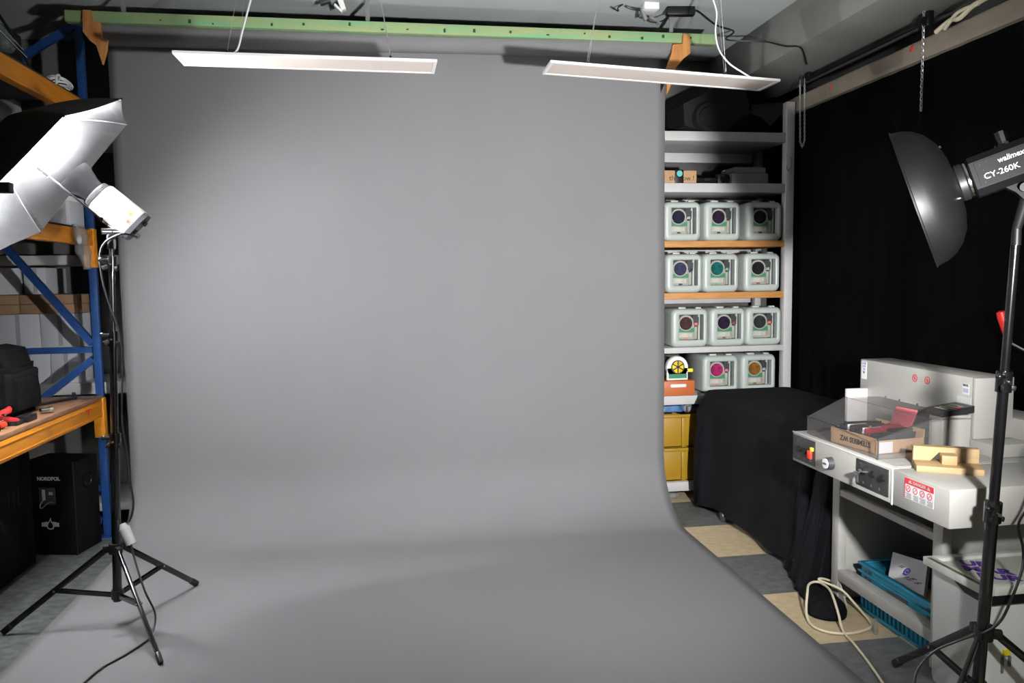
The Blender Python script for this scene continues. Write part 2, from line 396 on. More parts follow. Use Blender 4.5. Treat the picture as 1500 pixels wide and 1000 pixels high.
panel('light_panel', (a, b, d, e), 'slim white light panel hanging above the left half of the backdrop', [
    ((-.715, 3.70, 2.546), (-.62, 3.78, zc)), ((-.70, 3.85, 2.546), (-.60, 3.78, zc)),
    ((.018, 3.70, 2.546), (-.06, 3.78, zc)), ((.03, 3.87, 2.546), (-.06, 3.79, zc))],
    [(-.70, 3.72, 2.546), (-.67, 3.72, 2.575), (-.65, 3.74, 2.66), (-.62, 3.75, 2.77), (-.60, 3.77, 2.86), (-.60, 3.78, 2.98), (-.60, 3.78, zc)])
a, b, d, e = (.790, 3.735, 2.560), (.791, 3.955, 2.560), (1.985, 3.945, 2.502), (1.989, 3.731, 2.500)
panel('light_panel', (a, b, d, e), 'slim white light panel hanging tilted over the right end of the backdrop', [
    ((.985, 3.76, 2.562), (1.09, 3.84, zc)), ((1.01, 3.93, 2.562), (1.10, 3.85, zc)),
    ((1.70, 3.76, 2.528), (1.67, 3.84, zc)), ((1.79, 3.93, 2.526), (1.70, 3.85, zc))],
    [(1.92, 3.76, 2.518), (1.85, 3.76, 2.522), (1.80, 3.77, 2.55), (1.735, 3.79, 2.60), (1.685, 3.80, 2.67), (1.67, 3.81, 2.76), (1.68, 3.82, 2.86), (1.655, 3.83, 2.96), (1.64, 3.84, zc)])

# ------------------------------------------------------------------ light stands
def make_stand(label, hub, low, top, feet, cuts, r0):
    hub, low, top = V(hub), V(low), V(top)
    ax = (top - low).normalized()
    t = thing('light_stand', label, 'light stand', (hub.x, hub.y, 0))
    def at(z): return low + ax * ((z - low.z) / ax.z)
    zs = [low.z] + cuts + [top.z]; r = r0
    for i in range(len(zs) - 1):
        part('pole', MB().cyl(at(zs[i]), at(zs[i + 1]), r, n=20), M_blackm, t)
        if i < len(zs) - 2:
            c = at(zs[i + 1])
            k = part('collar', MB().cyl(c - ax * .035, c + ax * .03, r + .007, n=20), M_blackm, t)
            part('clamp_knob', MB().cyl(c + V((-.008, -.012, .012)), c + V((-.034, -.022, .016)), .007, .009, n=12).sphere(c + V((-.036, -.022, .016)), .011, 12), M_blackm, k)
            part('clamp_screw', MB().cyl(c + V((.0, -r - .004, -.004)), c + V((-.004, -r - .016, -.004)), .006, n=10), M_chrome, k)
            part('clamp_lever', MB().bar(c + V((-.010, -.014, -.012)), c + V((-.030, -.028, -.022)), .010, .020, bev=.003).bar(c + V((.012, -.008, -.02)), c + V((.028, -.016, -.024)), .012, .016, bev=.003), M_blackp, k)
        r -= .003
    h = part('hub', MB().cyl(hub - ax * .02, hub + ax * .025, r0 + .010, n=20), M_blackp, t)
    lc = part('lower_collar', MB().cyl(low + ax * .012, low + ax * .05, r0 + .007, n=20), M_blackp, t)
    for f in feet:
        f = V(f); dr = (V((f.x, f.y, 0)) - V((hub.x, hub.y, 0))).normalized()
        p = hub + dr * .036; q = V((f.x, f.y, .012))
        lg = part('leg', MB().bar(p, q, .013, .026, bev=.003), M_blackm, t)
        part('leg_hinge', MB().bar(hub + dr * (r0 + .004), hub + dr * .052, .022, .03, bev=.003), M_blackp, lg)
        part('rubber_foot', MB().bar(q + (p - q).normalized() * .05, q + V((0, 0, -.002)), .018, .03, bev=.005), M_blackp, lg)
        mid = p.lerp(q, .50)
        l0 = low + ax * .03
        for s in (-1, 1):
            sd = V((-dr.y, dr.x, 0)) * .008 * s
            part('brace', MB().bar(l0 + dr * .024 + sd, mid + sd, .003, .016), M_blackm, t)
        part('rivet', MB().cyl(mid - V((-dr.y, dr.x, 0)) * .014, mid + V((-dr.y, dr.x, 0)) * .014, .005, n=10), M_chrome, lg)
    return t
make_stand('black tripod light stand at the left edge of the grey backdrop', (-1.235, 3.5, .352), (-1.240, 3.5, .115), (-1.182, 3.5, 1.690),
           [(-1.712, 3.496), (-.945, 3.085), (-1.006, 3.902)] and [(-1.712, 3.496, 0), (-.945, 3.085, .004), (-1.006, 3.902, .004)], [.835, 1.28, 1.60], .0185)
make_stand('black tripod light stand in front of the paper cutter at the right edge', (1.872, 2.129, .343), (1.866, 2.14, .125), (1.835, 2.02, 1.640),
           [(1.874, 2.567, 0), (1.49, 1.91, 0), (2.25, 1.91, 0)], [.760, 1.180], .0185)

# ------------------------------------------------------------------ left flash with umbrella
UN = V((.726, .12, -.677)).normalized()
def toward(p, k): return CAM + (V(p) - CAM) * k
UC = toward((-1.474, 3.65, 1.986), .95)
ring = [atY(178, 145, 3.654 * .95), atY(93, 170, 3.194 * .95), toward((-1.613, 3.191, 1.756), .95), toward((-1.80, 3.646, 1.606), .95), atY(59, 340, 4.106 * .95), atY(186, 182, 4.109 * .95)]
UA = UC - UN * .24
um = thing('photo_umbrella', 'large silver-lined black photo umbrella fixed to the left flash', 'umbrella', UA)
def canopy(off):
    mb = MB(); NR, NS = 12, 10
    cen = mb.bm.verts.new(UA - UN * off)
    rows = []
    for k in range(6):
        A, B = ring[k], ring[(k + 1) % 6]
        for j in range(NS):
            f = j / NS; rim = A.lerp(B, f)
            sag = math.sin(PI * f)
            line = []
            for i in range(1, NR + 1):
                t = i / NR
                ar = A - UC; br = B - UC
                rc = UC + (ar.normalized().lerp(br.normalized(), f)).normalized() * (ar.length * (1 - f) + br.length * f)
                rc = rc - UN * (rc - rim).dot(UN)
                flat = UA.lerp(rc.lerp(rim, t ** 1.5), t); h = (flat - UC).dot(UN)
                bow = (t - t * t) * .24 * (1 - .16 * sag)
                p = flat - UN * (bow - 0) + (UC - rim).normalized() * (.012 * sag * t) - UN * off
                line.append(mb.bm.verts.new(p))
            rows.append(line)
    n = len(rows)
    for a in range(n):
        b = (a + 1) % n
        mb.bm.faces.new((cen, rows[a][0], rows[b][0]))
        for i in range(NR - 1): mb.bm.faces.new((rows[a][i], rows[a][i + 1], rows[b][i + 1], rows[b][i]))
    return mb
part('lining', canopy(0.0), M_umbin, um, 'silver reflective lining', ang=180)
part('cover', canopy(0.0035), M_umbout, um, 'black outer cover', ang=180)
for k in range(6):
    pts = []
    for i in range(0, 13):
        t = i / 12; pts.append(UA.lerp(ring[k], t) - UN * ((t - t * t) * .24 - .004))
    rb = part('rib', MB().tube(pts, .0016, 5, smooth=1), M_wire, um)
    part('rib_tip', MB().sphere(ring[k], .005, 8), M_blackp, rb)
    part('stretcher', MB().cyl(UC - UN * .02, pts[6], .0014, n=5), M_wire, rb)
part('shaft', MB().cyl(UA, UC + UN * .33, .0045, n=10), M_chrome, um)
part('runner', MB().cyl(UC - UN * .05, UC + UN * .0, .008, n=12), M_blackp, um)
# flash head: reflector mouth at F0, axis UN, set off from the umbrella shaft
HO = atY(108, 257, 3.53)
side = (HO - UC); side = side - UN * side.dot(UN)
fh = thing('flash_head', 'white studio flash head with dark reflector aimed into the umbrella', 'flash head', HO + UN * .33)
part('reflector', MB().lathe([(.060, .008), (.072, 0), (.0745, 0), (.0745, .004), (.066, .035), (.052, .075), (.046, .105), (.040, .105), (.045, .075), (.058, .035)], HO, UN, 40, False, False), M_reflm, fh, 'dark metal reflector cup')
part('flash_tube', MB().lathe([(.001, .06), (.018, .065), (.026, .085), (.026, .10)], HO, UN, 20), M_headw, fh)
part('bayonet_ring', MB().lathe([(.046, .104), (.058, .106), (.060, .112), (.060, .122), (.064, .124), (.064, .132), (.05, .133)], HO, UN, 36), M_blackp, fh)
u1 = UN.cross(V((0, 0, 1))).normalized(); u2 = u1.cross(UN)
def hloop(w, h, r, d): return [HO + UN * d + u1 * a_ + u2 * b_ for a_, b_ in rrect(w, h, r)]
part('body', MB().loft([hloop(.120, .120, .05, .131), hloop(.134, .138, .045, .140), hloop(.138, .146, .035, .30), hloop(.134, .142, .033, .306)]), M_headw, fh)
bp_ = part('back_panel', MB().loft([hloop(.134, .142, .033, .3065), hloop(.13, .138, .03, .325)]), M_dark, fh, 'dark control panel')
for a_, b_ in ((-.03, .03), (.02, .035), (.03, -.02)): part('control_knob', MB().cyl(HO + UN * .324 + u1 * a_ + u2 * b_, HO + UN * .336 + u1 * a_ + u2 * b_, .010, n=12), M_blackp, bp_)
part('power_plug', MB().cyl(HO + UN * .322 + u1 * .0 - u2 * .03, HO + UN * .352 + u1 * .0 - u2 * .03, .012, n=12), M_grey, bp_)
vn = (CAM - (HO + UN * .27)); vn = (vn - UN * vn.dot(UN)).normalized(); vt = UN.cross(vn)
for off, m_ in ((.018, M_yel), (-.008, M_rust)):
    p = HO + UN * (.275 + (.0 if off > 0 else .012)) + vn * .0735 + vt * (.026 if off > 0 else -.006) * -1
    part('round_sticker', MB().cyl(p - vn * .008, p, .0065, n=14), m_, fh, 'yellow round sticker' if off > 0 else 'orange round sticker')
st_top = V((-1.182, 3.5, 1.690))
mp_ = HO + UN * .27 - u2 * .07
part('mount_bracket', MB().bar(st_top - V((0, 0, .03)), st_top + V((0, 0, .05)), .03, .03, bev=.006).bar(st_top + V((0, 0, .045)), mp_, .028, .028, bev=.006).cyl(st_top + V((-.03, -.02, .045)), st_top + V((.045, .02, .045)), .014, n=14), M_chrome, fh, 'chrome tilt bracket')
part('umbrella_clamp', MB().bar(mp_, UC + UN * .26, .016, .016, bev=.004).cyl(UC + UN * .26 - u1 * .02, UC + UN * .26 + u1 * .03, .008, n=10), M_chrome, fh)
# cord hanging down the stand, white inline plug, then across the floor
def stp(z, dx=0, dy=0): return V((-1.240 + .058 * (z - .115) / 1.575 + dx, 3.5 + dy, z))
pc = thing('power_cable', 'black power cable running down the left stand to the floor', 'cable', (-1.1, 3.4, 0))
pts = [HO + UN * .35 - u2 * .03, stp(1.72, .05, -.05), stp(1.66, -.035, -.02), stp(1.5, -.028, -.015), stp(1.30, .030, -.015), stp(1.15, .040, -.012), stp(1.0, .034, -.01), stp(.90, .036, -.012), stp(.80, .050, -.012), stp(.68, .062, -.02), stp(.57, .078, -.02), stp(.50, .070, -.02), stp(.455, .045, -.02)]
part('upper_cord', MB().tube(pts, .0045), M_bcord, pc)
pg = part('inline_plug', MB().cyl(stp(.452, .042, -.03), stp(.38, .072, -.035), .023, .021, n=20).cyl(stp(.47, .036, -.03), stp(.452, .042, -.03), .012, .020, n=14), M_headw, pc, 'white inline plug')
pts = [stp(.385, .070, -.035), stp(.33, .09, -.06), stp(.20, .15, -.12), (-1.055, 3.40, .08), (-1.055, 3.33, .02), (-1.078, 3.27, .0095), (-1.113, 3.19, .0095), (-1.165, 3.10, .0095), (-1.195, 2.98, .0095), (-1.25, 2.7, .0095)]
part('lower_cord', MB().tube(pts, .0045), M_bcord, pc)

# ------------------------------------------------------------------ right flash with beauty dish
STOP = V((1.835, 2.02, 1.640))
DC = V((1.6026, 2.17, 1.7365)); HS = 1.0585; DN = V((-.745, .59, -.328)).normalized(); DR = .217
pd = thing('beauty_dish', 'round black beauty dish reflector on the right flash', 'reflector', DC - DN * .118)
prof_o = [(.050, -.118), (.085, -.115), (.130, -.103), (.165, -.082), (.188, -.057), (.200, -.032), (.205, -.006), (.2085, -.004), (.2085, .0)]
prof_i = [(.203, 0.0), (.200, -.010), (.195, -.031), (.183, -.054), (.160, -.077), (.126, -.098), (.083, -.110), (.050, -.113)]
prof_o = [(a_ * HS, b_ * HS) for a_, b_ in prof_o]; prof_i = [(a_ * HS, b_ * HS) for a_, b_ in prof_i]
part('outer_shell', MB().lathe(prof_o, DC, DN, 64, False, False), M_dish, pd)
part('inner_shell', MB().lathe([(.2085 * HS, 0.0)] + prof_i, DC, DN, 64, False, False), M_dishin, pd, 'bright inner surface')
part('deflector', MB().lathe([(.001, -.084), (.045, -.086), (.05, -.090), (.045, -.093), (.001, -.092)], DC, DN, 32), M_dishin, pd)
for k in range(3):
    u = DN.orthogonal().normalized(); w = DN.cross(u); a_ = 2 * PI * k / 3 + .4; dr = u * math.cos(a_) + w * math.sin(a_)
    part('deflector_rod', MB().cyl(DC - DN * .090 + dr * .04, DC - DN * .104 + dr * .130, .002, n=6), M_wire, pd)
    part('screw', MB().cyl(DC - DN * .110 + dr * .125, DC - DN * .119 + dr * .128, .004, n=8), M_chrome, pd)
H0 = DC - DN * .125
fr = thing('flash_head', 'black studio flash head with white lettering at the right edge', 'flash head', H0 - DN * .2)
hu = DN.cross(V((0, 0, 1))).normalized(); hv = hu.cross(DN)
if hv.z < 0: hv = -hv
def oct_(w, h, c, d):
    d, w, h, c = d * HS, w * HS, h * HS, c * HS
    return [H0 - DN * d + hu * a_ + hv * b_ for a_, b_ in ((w, h - c), (w - c, h), (-w + c, h), (-w, h - c), (-w, -h + c), (-w + c, -h), (w - c, -h), (w, -h + c))]
part('front_mount', MB().lathe([(.052, 0), (.056, -.004), (.056, -.022), (.050, -.026)], H0, DN, 36), M_blackp, fr)
part('mount_ring', MB().lathe([(.0505, -.026), (.054, -.027), (.054, -.033), (.0505, -.034)], H0, DN, 36), M_chrome, fr, 'bright metal mount ring')
part('casing', MB().loft([oct_(.050, .050, .018, .034), oct_(.054, .056, .018, .038), oct_(.054, .056, .018, .40), oct_(.05, .052, .016, .405)]), M_headb, fr, ang=20)
camside = (CAM - H0); sgn = 1 if camside.dot(hu) > 0 else -1
sx_ = hu * sgn
def sp(d, h, o=.0545): return H0 - DN * d * HS + hv * h * HS + sx_ * o * HS
part('side_plate', MB().prism([sp(.050, -.033), sp(.39, -.033), sp(.39, .034), sp(.050, .034)], sx_ * .0015), M_headp, fr)
part('lettering', text_mesh('CY-260K', .0235, sp(.062, -.012, .0564), -DN, hv, sx=1.02, bold=.0001, align='LEFT'), M_letter, fr)
part('lettering', text_mesh('walimex', .0220, sp(.104, .0185, .0564), -DN, hv, sx=.90, bold=.0003, shear=.15, align='LEFT'), M_letter, fr)
for d_, h_ in ((.062, .024), (.062, -.026), (.078, .026), (.066, .008), (.07, -.012)): part('screw', MB().cyl(sp(d_, h_, .054), sp(d_, h_, .0572), .0016, n=8), M_chrome, fr)
bk0 = H0 - DN * .150
part('mount_bracket', MB().prism([bk0 + DN * .045 - hv * .055 - hu * .03, bk0 - DN * .06 - hv * .055 - hu * .03, bk0 - DN * .045 - hv * .075 - hu * .03, bk0 - DN * .012 - hv * .115 - hu * .03, bk0 + DN * .008 - hv * .115 - hu * .03, bk0 + DN * .022 - hv * .082 - hu * .03], hu * .06), M_headb, fr)
kb = bk0 - hv * .078
part('tilt_handle', MB().cyl(kb + sx_ * .028, kb + sx_ * .055, .013, n=16).bar(kb + sx_ * .05, kb + sx_ * .06 - DN * .05 + hv * .03, .014, .012, bev=.004), M_blackp, fr)
part('spigot_socket', MB().cyl(STOP - V((0, 0, .05)), STOP, .0125, n=16).cyl(STOP, bk0 - hv * .105, .0125, .016, n=16), M_blackp, fr)
kt = H0 - DN * .142 + hv * .058
part('umbrella_knob', MB().cyl(kt - hv * .002, kt + hv * .010, .022, n=20).cyl(kt + hv * .010, kt + hv * .045, .017, .020, n=10), M_chrome, fr, 'ribbed grey knob on top')
rc = thing('power_cable', 'black power cable dangling from the right flash down beside its stand', 'cable', (1.85, 2.1, 0))
part('cord', MB().tube([H0 - DN * .43 - hv * .02, (2.06, 1.88, 1.5), (2.08, 1.98, 1.2), (2.03, 2.06, .95), (2.00, 2.10, .78), (1.975, 2.12, .70), (1.995, 2.12, .62), (1.985, 2.11, .55), (1.93, 2.09, .46), (1.885, 2.08, .40), (1.85, 2.10, .36), (1.80, 2.14, .32), (1.745, 2.20, .25), (1.70, 2.22, .16), (1.685, 2.17, .06), (1.69, 2.06, .010), (1.72, 1.90, .0095)], .0042), M_bcord, rc)

# ------------------------------------------------------------------ pallet rack on the left
RXF = -1.70
rk = thing('pallet_rack', 'heavy blue and orange pallet rack with workbench shelf at the left', 'rack', (-2.2, 3.4, 0))
def post(x0, y0):
    part('upright_post', MB().box(x0 + .005, x0 + .048, y0 + .02, y0 + .05, 0, 2.98, .003), M_blue, rk)
    part('post_foot', MB().box(x0 - .02, x0 + .07, y0 - .01, y0 + .085, 0, .006), M_blue, rk)
for y0 in (4.76, 2.02):
    for x0 in (-1.755, -2.65): post(x0, y0)
    yb = y0 + .035
    for z in (1.13, 2.35, .30): part('horizontal_brace', MB().bar((-1.755, yb, z), (-2.60, yb, z), .028, .036), M_blue, rk, None)
    for (z0, z1) in ((1.18, 1.78), (.88, .35), (2.94, 2.40)):
        pass
    for p, q in (((-1.755, 1.165), (-2.60, 2.27)), ((-1.755, 1.075), (-2.08, .82)), ((-1.755, .10), (-2.6, .34)), ((-2.60, 2.43), (-1.755, 2.98))):
        part('diagonal_brace', MB().bar((p[0], yb, p[1]), (q[0], yb, q[1]), .028, .040), M_blue, rk, None)
def beam(z0, z1, x):
    b = part('beam', MB().box(x, x + .05, 2.10, 4.775, z0, z1, .004).box(x + .05, x + .0535, 2.1, 4.775, z0 + .014, z0 + .018, 0).box(x + .05, x + .0535, 2.1, 4.775, z1 - .022, z1 - .018, 0), M_orange, rk)
    if x > -2:
        part('beam_connector', MB().box(x + .0, x + .056, 4.74, 4.792, z0 - .125, z1 + .01, .003).box(x + .03, x + .057, 4.757, 4.763, z0 - .10, z0 - .07), M_orange, b)
for z0, z1 in ((.738, .836), (1.734, 1.822), (2.452, 2.552)):
    beam(z0, z1, -1.752); beam(z0, z1, -2.65)
part('shelf_board', MB().box(-2.60, -1.702, 2.1, 4.755, .837, .862, .002), M_board, rk, 'brown worktop board')
part('shelf_board', MB().box(-2.60, -1.72, 2.1, 4.755, 1.823, 1.835, .002), M_blackp, rk, 'dark shelf board')
part('shelf_board', MB().box(-2.60, -1.72, 2.1, 4.755, 2.553, 2.57, .002), M_dark, rk, 'dark shelf board')
part('load_sign', MB().bar(atX(126, 602, RXF + .003), atX(134, 599, RXF + .003), .0015, .010).bar(atX(130, 602, RXF + .003), atX(130, 609, RXF + .003), .0015, .010, up=(0, 1, 0)), M_redl, rk, 'small red T-shaped mark')

# things on the workbench
ZB = .8625
def bag(name, c, s, label, cat, m=M_bagc, seed=0):
    b = bmesh.new(); bmesh.ops.create_cube(b, size=1.0); bmesh.ops.bevel(b, geom=list(b.edges), offset=.12, segments=2, affect='EDGES')
    bmesh.ops.subdivide_edges(b, edges=list(b.edges), cuts=3, use_grid_fill=True)
    for v in b.verts:
        n = noise.noise(v.co * 2.2 + V((seed, seed * 2, 0))) * .10
        k = 1 + n * (v.co.z + .5)
        v.co = V((c[0] + v.co.x * s[0] * k, c[1] + v.co.y * s[1] * k, c[2] + (v.co.z + .5) * s[2] * (1 + n * .7)))
    mb = MB(); mb._merge(b); return mb
tbg = thing('tool_bag', 'slumped black nylon tool bag standing on the workbench', 'bag', (-1.98, 4.08, ZB))
part('bag_body', bag('x', (-1.96, 4.12, ZB), (.24, .46, .25), '', '', seed=3), M_bagc, tbg, ang=180)
part('bag_flap', MB().prism([(-2.02, 4.06, ZB + .22), (-1.86, 4.06, ZB + .22), (-1.91, 4.10, ZB + .33), (-1.99, 4.08, ZB + .35)], (0, .22, 0)), M_bagc, tbg)
part('side_pocket', MB().box(-1.855, -1.825, 4.02, 4.26, ZB + .03, ZB + .19, .012), M_bagc, tbg)
def table_pt(x, y, z=ZB): return atZ(x, y, z)
def gadget(name, label, cat, pts): return thing(name, label, cat, pts)
p = V((-1.80, 3.74, ZB))
g = thing('spring_clamp', 'red spring clamp lying on the workbench before the black bag', 'clamp', p)
part('jaw', MB().bar(p + V((-.07, 0, .02)), p + V((.04, .06, .08)), .03, .028, bev=.006).bar(p + V((-.06, .06, .03)), p + V((.04, .06, .085)), .03, .022, bev=.006), M_red, g)
part('handle', MB().bar(p + V((-.01, .05, .045)), p + V((.055, .10, .016)), .024, .024, bev=.008), M_red, g)
part('handle', MB().bar(p + V((-.06, .02, .02)), p + V((-.11, -.05, .015)), .022, .022, bev=.008), M_red, g)
part('pivot', MB().cyl(p + V((-.0, .04, .06)), p + V((.03, .03, .06)), .006, n=10), M_chrome, g)
p = V((-1.775, 3.70, ZB))
g = thing('screwdriver', 'screwdriver with thick orange-red handle on the workbench', 'screwdriver', p)
part('handle', MB().lathe([(.008, -.012), (.015, -.008), (.017, .02), (.013, .045), (.016, .07), (.011, .085)], p + V((-.01, -.03, .018)), V((.25, 1, 0)), 16), M_redsw, g)
part('blade', MB().cyl(p + V((-.013, -.04, .018)), p + V((-.05, -.14, .012)), .004, n=8), M_chrome, g)
p = V((-1.80, 3.57, ZB))
g = thing('staple_gun', 'dark staple gun with white stripe at the near end of the workbench', 'tool', p)
part('body', MB().bar(p + V((-.08, -.03, .018)), p + V((.05, .10, .018)), .035, .034, bev=.006), M_blackp, g)
part('lever', MB().bar(p + V((-.06, -.03, .040)), p + V((.045, .07, .038)), .022, .012, bev=.003), M_paperw, g)
p = V((-1.80, 3.66, ZB))
g = thing('needle_file', 'thin steel rod with small orange grip between clamp and staple gun', 'tool', p)
part('rod', MB().cyl(p + V((-.03, -.03, .02)), p + V((.05, .05, .045)), .003, n=8), M_chrome, g)
part('grip', MB().sphere(p + V((-.035, -.04, .016)), .016, 12), M_rust, g)
p = V((-1.795, 3.98, ZB))
solo('tape_block', MB().box(-1.785, -1.725, 3.88, 3.98, ZB, ZB + .030, .004).box(-1.79, -1.735, 3.80, 3.88, ZB, ZB + .02, .004), M_blackp, 'low black sanding block lying in front of the tool bag', 'tool')
solo('pipe_joint', MB().cyl((-1.775, 4.13, ZB + .016), (-1.742, 4.16, ZB + .016), .014, n=14).cyl((-1.745, 4.158, ZB + .016), (-1.733, 4.167, ZB + .016), .016, n=8), M_chrome, 'small shiny metal joint lying on the workbench', 'fitting')
solo('pry_bar', MB().bar((-1.93, 4.36, ZB + .008), (-1.80, 4.62, ZB + .008), .03, .014, bev=.004).bar((-1.80, 4.62, ZB + .008), (-1.83, 4.68, ZB + .03), .02, .010, bev=.003), M_blackp, 'flat black bar tool at the far end of the workbench', 'tool')
solo('plastic_sleeve', MB().grid(lambda u, v: (-1.90 + .19 * u, 4.56 + .14 * v + .02 * u, ZB + .003 + .006 * abs(noise.noise(V((u * 5, v * 5, 2))))), 10, 8), M_clear, 'clear plastic sleeve lying at the rack post', 'bag', ang=180)

# things on the middle and top rack shelves
ZM = 1.836
for i, (y0, y1, x0, x1, h, lab) in enumerate(((4.30, 4.50, -1.90, -1.74, .145, 'white box on the rack shelf right behind the white flash head'), (4.53, 4.73, -1.92, -1.735, .155, 'white box at the far end of the middle rack shelf'))):
    t = thing('storage_box', lab, 'box', ((x0 + x1) / 2, (y0 + y1) / 2, ZM))
    part('box_body', MB().box(x0, x1, y0, y1, ZM, ZM + h, .006), M_carton, t)
    part('box_lid', MB().box(x0 - .003, x1 + .003, y0 - .003, y1 + .003, ZM + h - .02, ZM + h + .006, .004), M_white, t)
solo('storage_box', MB().box(-1.98, -1.76, 3.98, 4.26, ZM, ZM + .15, .005), M_blue, 'blue box on the middle rack shelf behind the umbrella', 'box')
bgp = thing('plastic_bag', 'crumpled clear plastic bag hanging from the orange rack beam', 'bag', (-1.69, 4.45, 1.62))
def pbag(u, v):
    a = 2 * PI * u; w = .018 + .058 * math.sin(PI * min(1, v * .9 + .12)) ** .7
    n = noise.noise(V((math.cos(a) * 2, math.sin(a) * 2, v * 4)))
    return (-1.665 + math.sin(a) * .018 * (1 + n) + .012 * v, 4.45 + math.cos(a) * w * (1 + .25 * n) + .06 * v, 1.835 - .24 * v)
part('film', MB().grid(pbag, 24, 14, True), M_clear, bgp, ang=180)
part('content', MB().sphere((-1.665, 4.452, 1.755), .02, 12, (.6, 1, 1.4)), M_paperw, bgp, 'pale lump inside the bag')
ZT = 2.571
q = atX(10, 40, -1.80)
lm = thing('glass_lantern', 'dusty glass and black work lamp lying on the top rack shelf', 'lamp', (-1.83, 4.03, ZT))
la, lb = V((-1.86, 3.90, ZT + .185)), V((-1.80, 4.26, ZT + .06))
ld = (lb - la)
part('glass_cylinder', MB().lathe([(.045, 0), (.052, .02), (.055, .10), (.055, .18), (.045, .24), (.025, .28)], la, ld, 24), M_glass, lm)
part('cage_rod', MB().cyl(la + V((.055, 0, -.02)), lb + V((.045, -.08, 0)), .004, n=8).cyl(la + V((.03, 0, .05)), lb + V((.03, -.08, .035)), .004, n=8), M_chrome, lm)
part('end_cap', MB().cyl(la - ld.normalized() * .06, la + ld.normalized() * .01, .055, .056, n=20), M_blackp, lm)
part('blue_switch', MB().box(-1.80, -1.785, 3.86, 3.92, ZT + .20, ZT + .23, .003), M_teal, lm)
part('red_button', MB().sphere((-1.80, 3.99, ZT + .265), .014, 10), M_red, lm)
part('bulb', MB().sphere(la + ld * .62, .022, 12), M_chrome, lm)
part('strut', MB().tube([la + V((.01, .03, .05)), la + V((.02, .14, .07)), la + V((.03, .26, .02)), lb + V((.02, -.02, 0)), lb + V((.02, .02, -.055))], .008), M_blackp, lm)
part('stand_foot', MB().box(-1.90, -1.76, 3.90, 4.26, ZT, ZT + .03, .006).box(-1.86, -1.80, 3.95, 4.0, ZT + .028, ZT + .16, .004), M_blackp, lm)
solo('equipment_case', MB().box(-2.2, -1.78, 3.45, 3.84, ZT, ZT + .30, .012), M_bagt, 'black case at the near end of the top rack shelf', 'case')
solo('equipment_case', MB().box(-2.45, -2.0, 4.1, 4.72, ZT, ZT + .32, .012), M_bagt, 'dark case at the back of the top rack shelf', 'case')
cc = MB()
for k in range(4):
    r = .055 + .008 * k; z = ZT + .008 + .008 * k
    cc.tube([(-1.765 + .6 * r * math.cos(2 * PI * i / 12) - .0 * k, 4.55 + .012 * k + r * 1.3 * math.sin(2 * PI * i / 12), z + .012 * math.sin(2 * PI * i / 12 + k) + .008) for i in range(12)], .006, 8, 4, True)
cc.tube([(-1.74, 4.50, ZT + .03), (-1.715, 4.45, ZT + .045), (-1.70, 4.38, ZT + .025), (-1.697, 4.36, ZT - .02)], .006)
solo('cable_coil', cc, M_wcord, 'coil of white cable lying on the top rack shelf', 'cable')

tl_ = thing('tripod', 'end of a black folded tripod sticking out of the middle rack shelf', 'tripod', (-1.6, 2.75, 1.84))
e0 = atY(17, 275, 2.75)
part('folded_legs', MB().bar((-2.3, 2.78, e0.z), (e0.x, 2.75, e0.z), .034, .034, bev=.004), M_blackp, tl_)
part('leg_clamp', MB().bar((-1.78, 2.765, e0.z), (-1.72, 2.765, e0.z), .042, .042, bev=.005), M_blackm, tl_)
part('head_plate', MB().box(-2.4, -2.3, 2.72, 2.84, 1.836, 1.90, .006), M_blackp, tl_)

# loudspeaker under the bench and black case left of it
sl = V((-1.929, 4.5205, 0)); sang = math.atan2(4.487 - 4.554, -1.784 + 2.074)
W2, HH, DP = .149, .530, .225
sk = thing('loudspeaker', 'black loudspeaker cabinet with white lettering under the workbench', 'loudspeaker', sl, sang)
part('cabinet', MB().box(-W2, W2, 0, DP, 0, HH, .006), M_spk, sk, local=True)
for xe in (-W2 + .002, W2 - .002): part('corner_edge', MB().box(xe - .004, xe + .004, -.003, .006, 0, HH, .001), M_blackp, sk, local=True)
def tloc(body, size, o, **k): return text_mesh(body, size, o, (1, 0, 0), (0, 0, 1), **k)
part('lettering', tloc('NORDPOL', .028, (.005, -.0008, .435), sx=1.0, bold=.0012), M_letter, sk, local=True)
em = MB()
for s in (-1, 1):
    for k in range(4): em.box(s * (.020 + .009 * k) - .0035, s * (.020 + .009 * k) + .0035, -.0015, .0, .175 - .012 + .0 * k, .175 + .016 - .002 * k)
fl = [(-.022, .165), (-.016, .150), (0, .145), (.016, .150), (.022, .165), (.018, .182), (.006, .196), (.003, .214), (-.006, .196), (-.014, .186)]
fi = [(a_ * .72, .170 + (b_ - .170) * .72) for a_, b_ in fl]
em.loft([[(a_, -.0015, b_) for a_, b_ in fi], [(a_, -.0015, b_) for a_, b_ in fl], [(a_, 0, b_) for a_, b_ in fl]], False, False)
part('emblem', em, M_letter, sk, 'white flame and hands emblem', local=True)
part('terminal_plate', MB().box(-.055, .04, -.004, 0, .29, .385, .001), M_dark, sk, local=True)
part('label_plate', MB().box(-.035, -.018, -.006, -.003, .315, .375).box(.005, .028, -.006, -.003, .345, .362), M_plate, sk, local=True)
part('cable_loop', MB().tube([(-.03, -.006, .315), (-.045, -.012, .29), (-.04, -.01, .27), (.0, -.01, .30), (.03, -.01, .305)], .003), M_grey, sk, local=True)
part('side_port', MB().lathe([(.045, 0), (.045, .004), (.038, .004), (.034, -.0)], (W2 - .001, .12, .40), (1, 0, 0), 28, False, False), M_blackm, sk, local=True)
cs = thing('flight_case', 'tall black equipment case standing left of the loudspeaker under the bench', 'case', (-2.2, 4.18, 0))
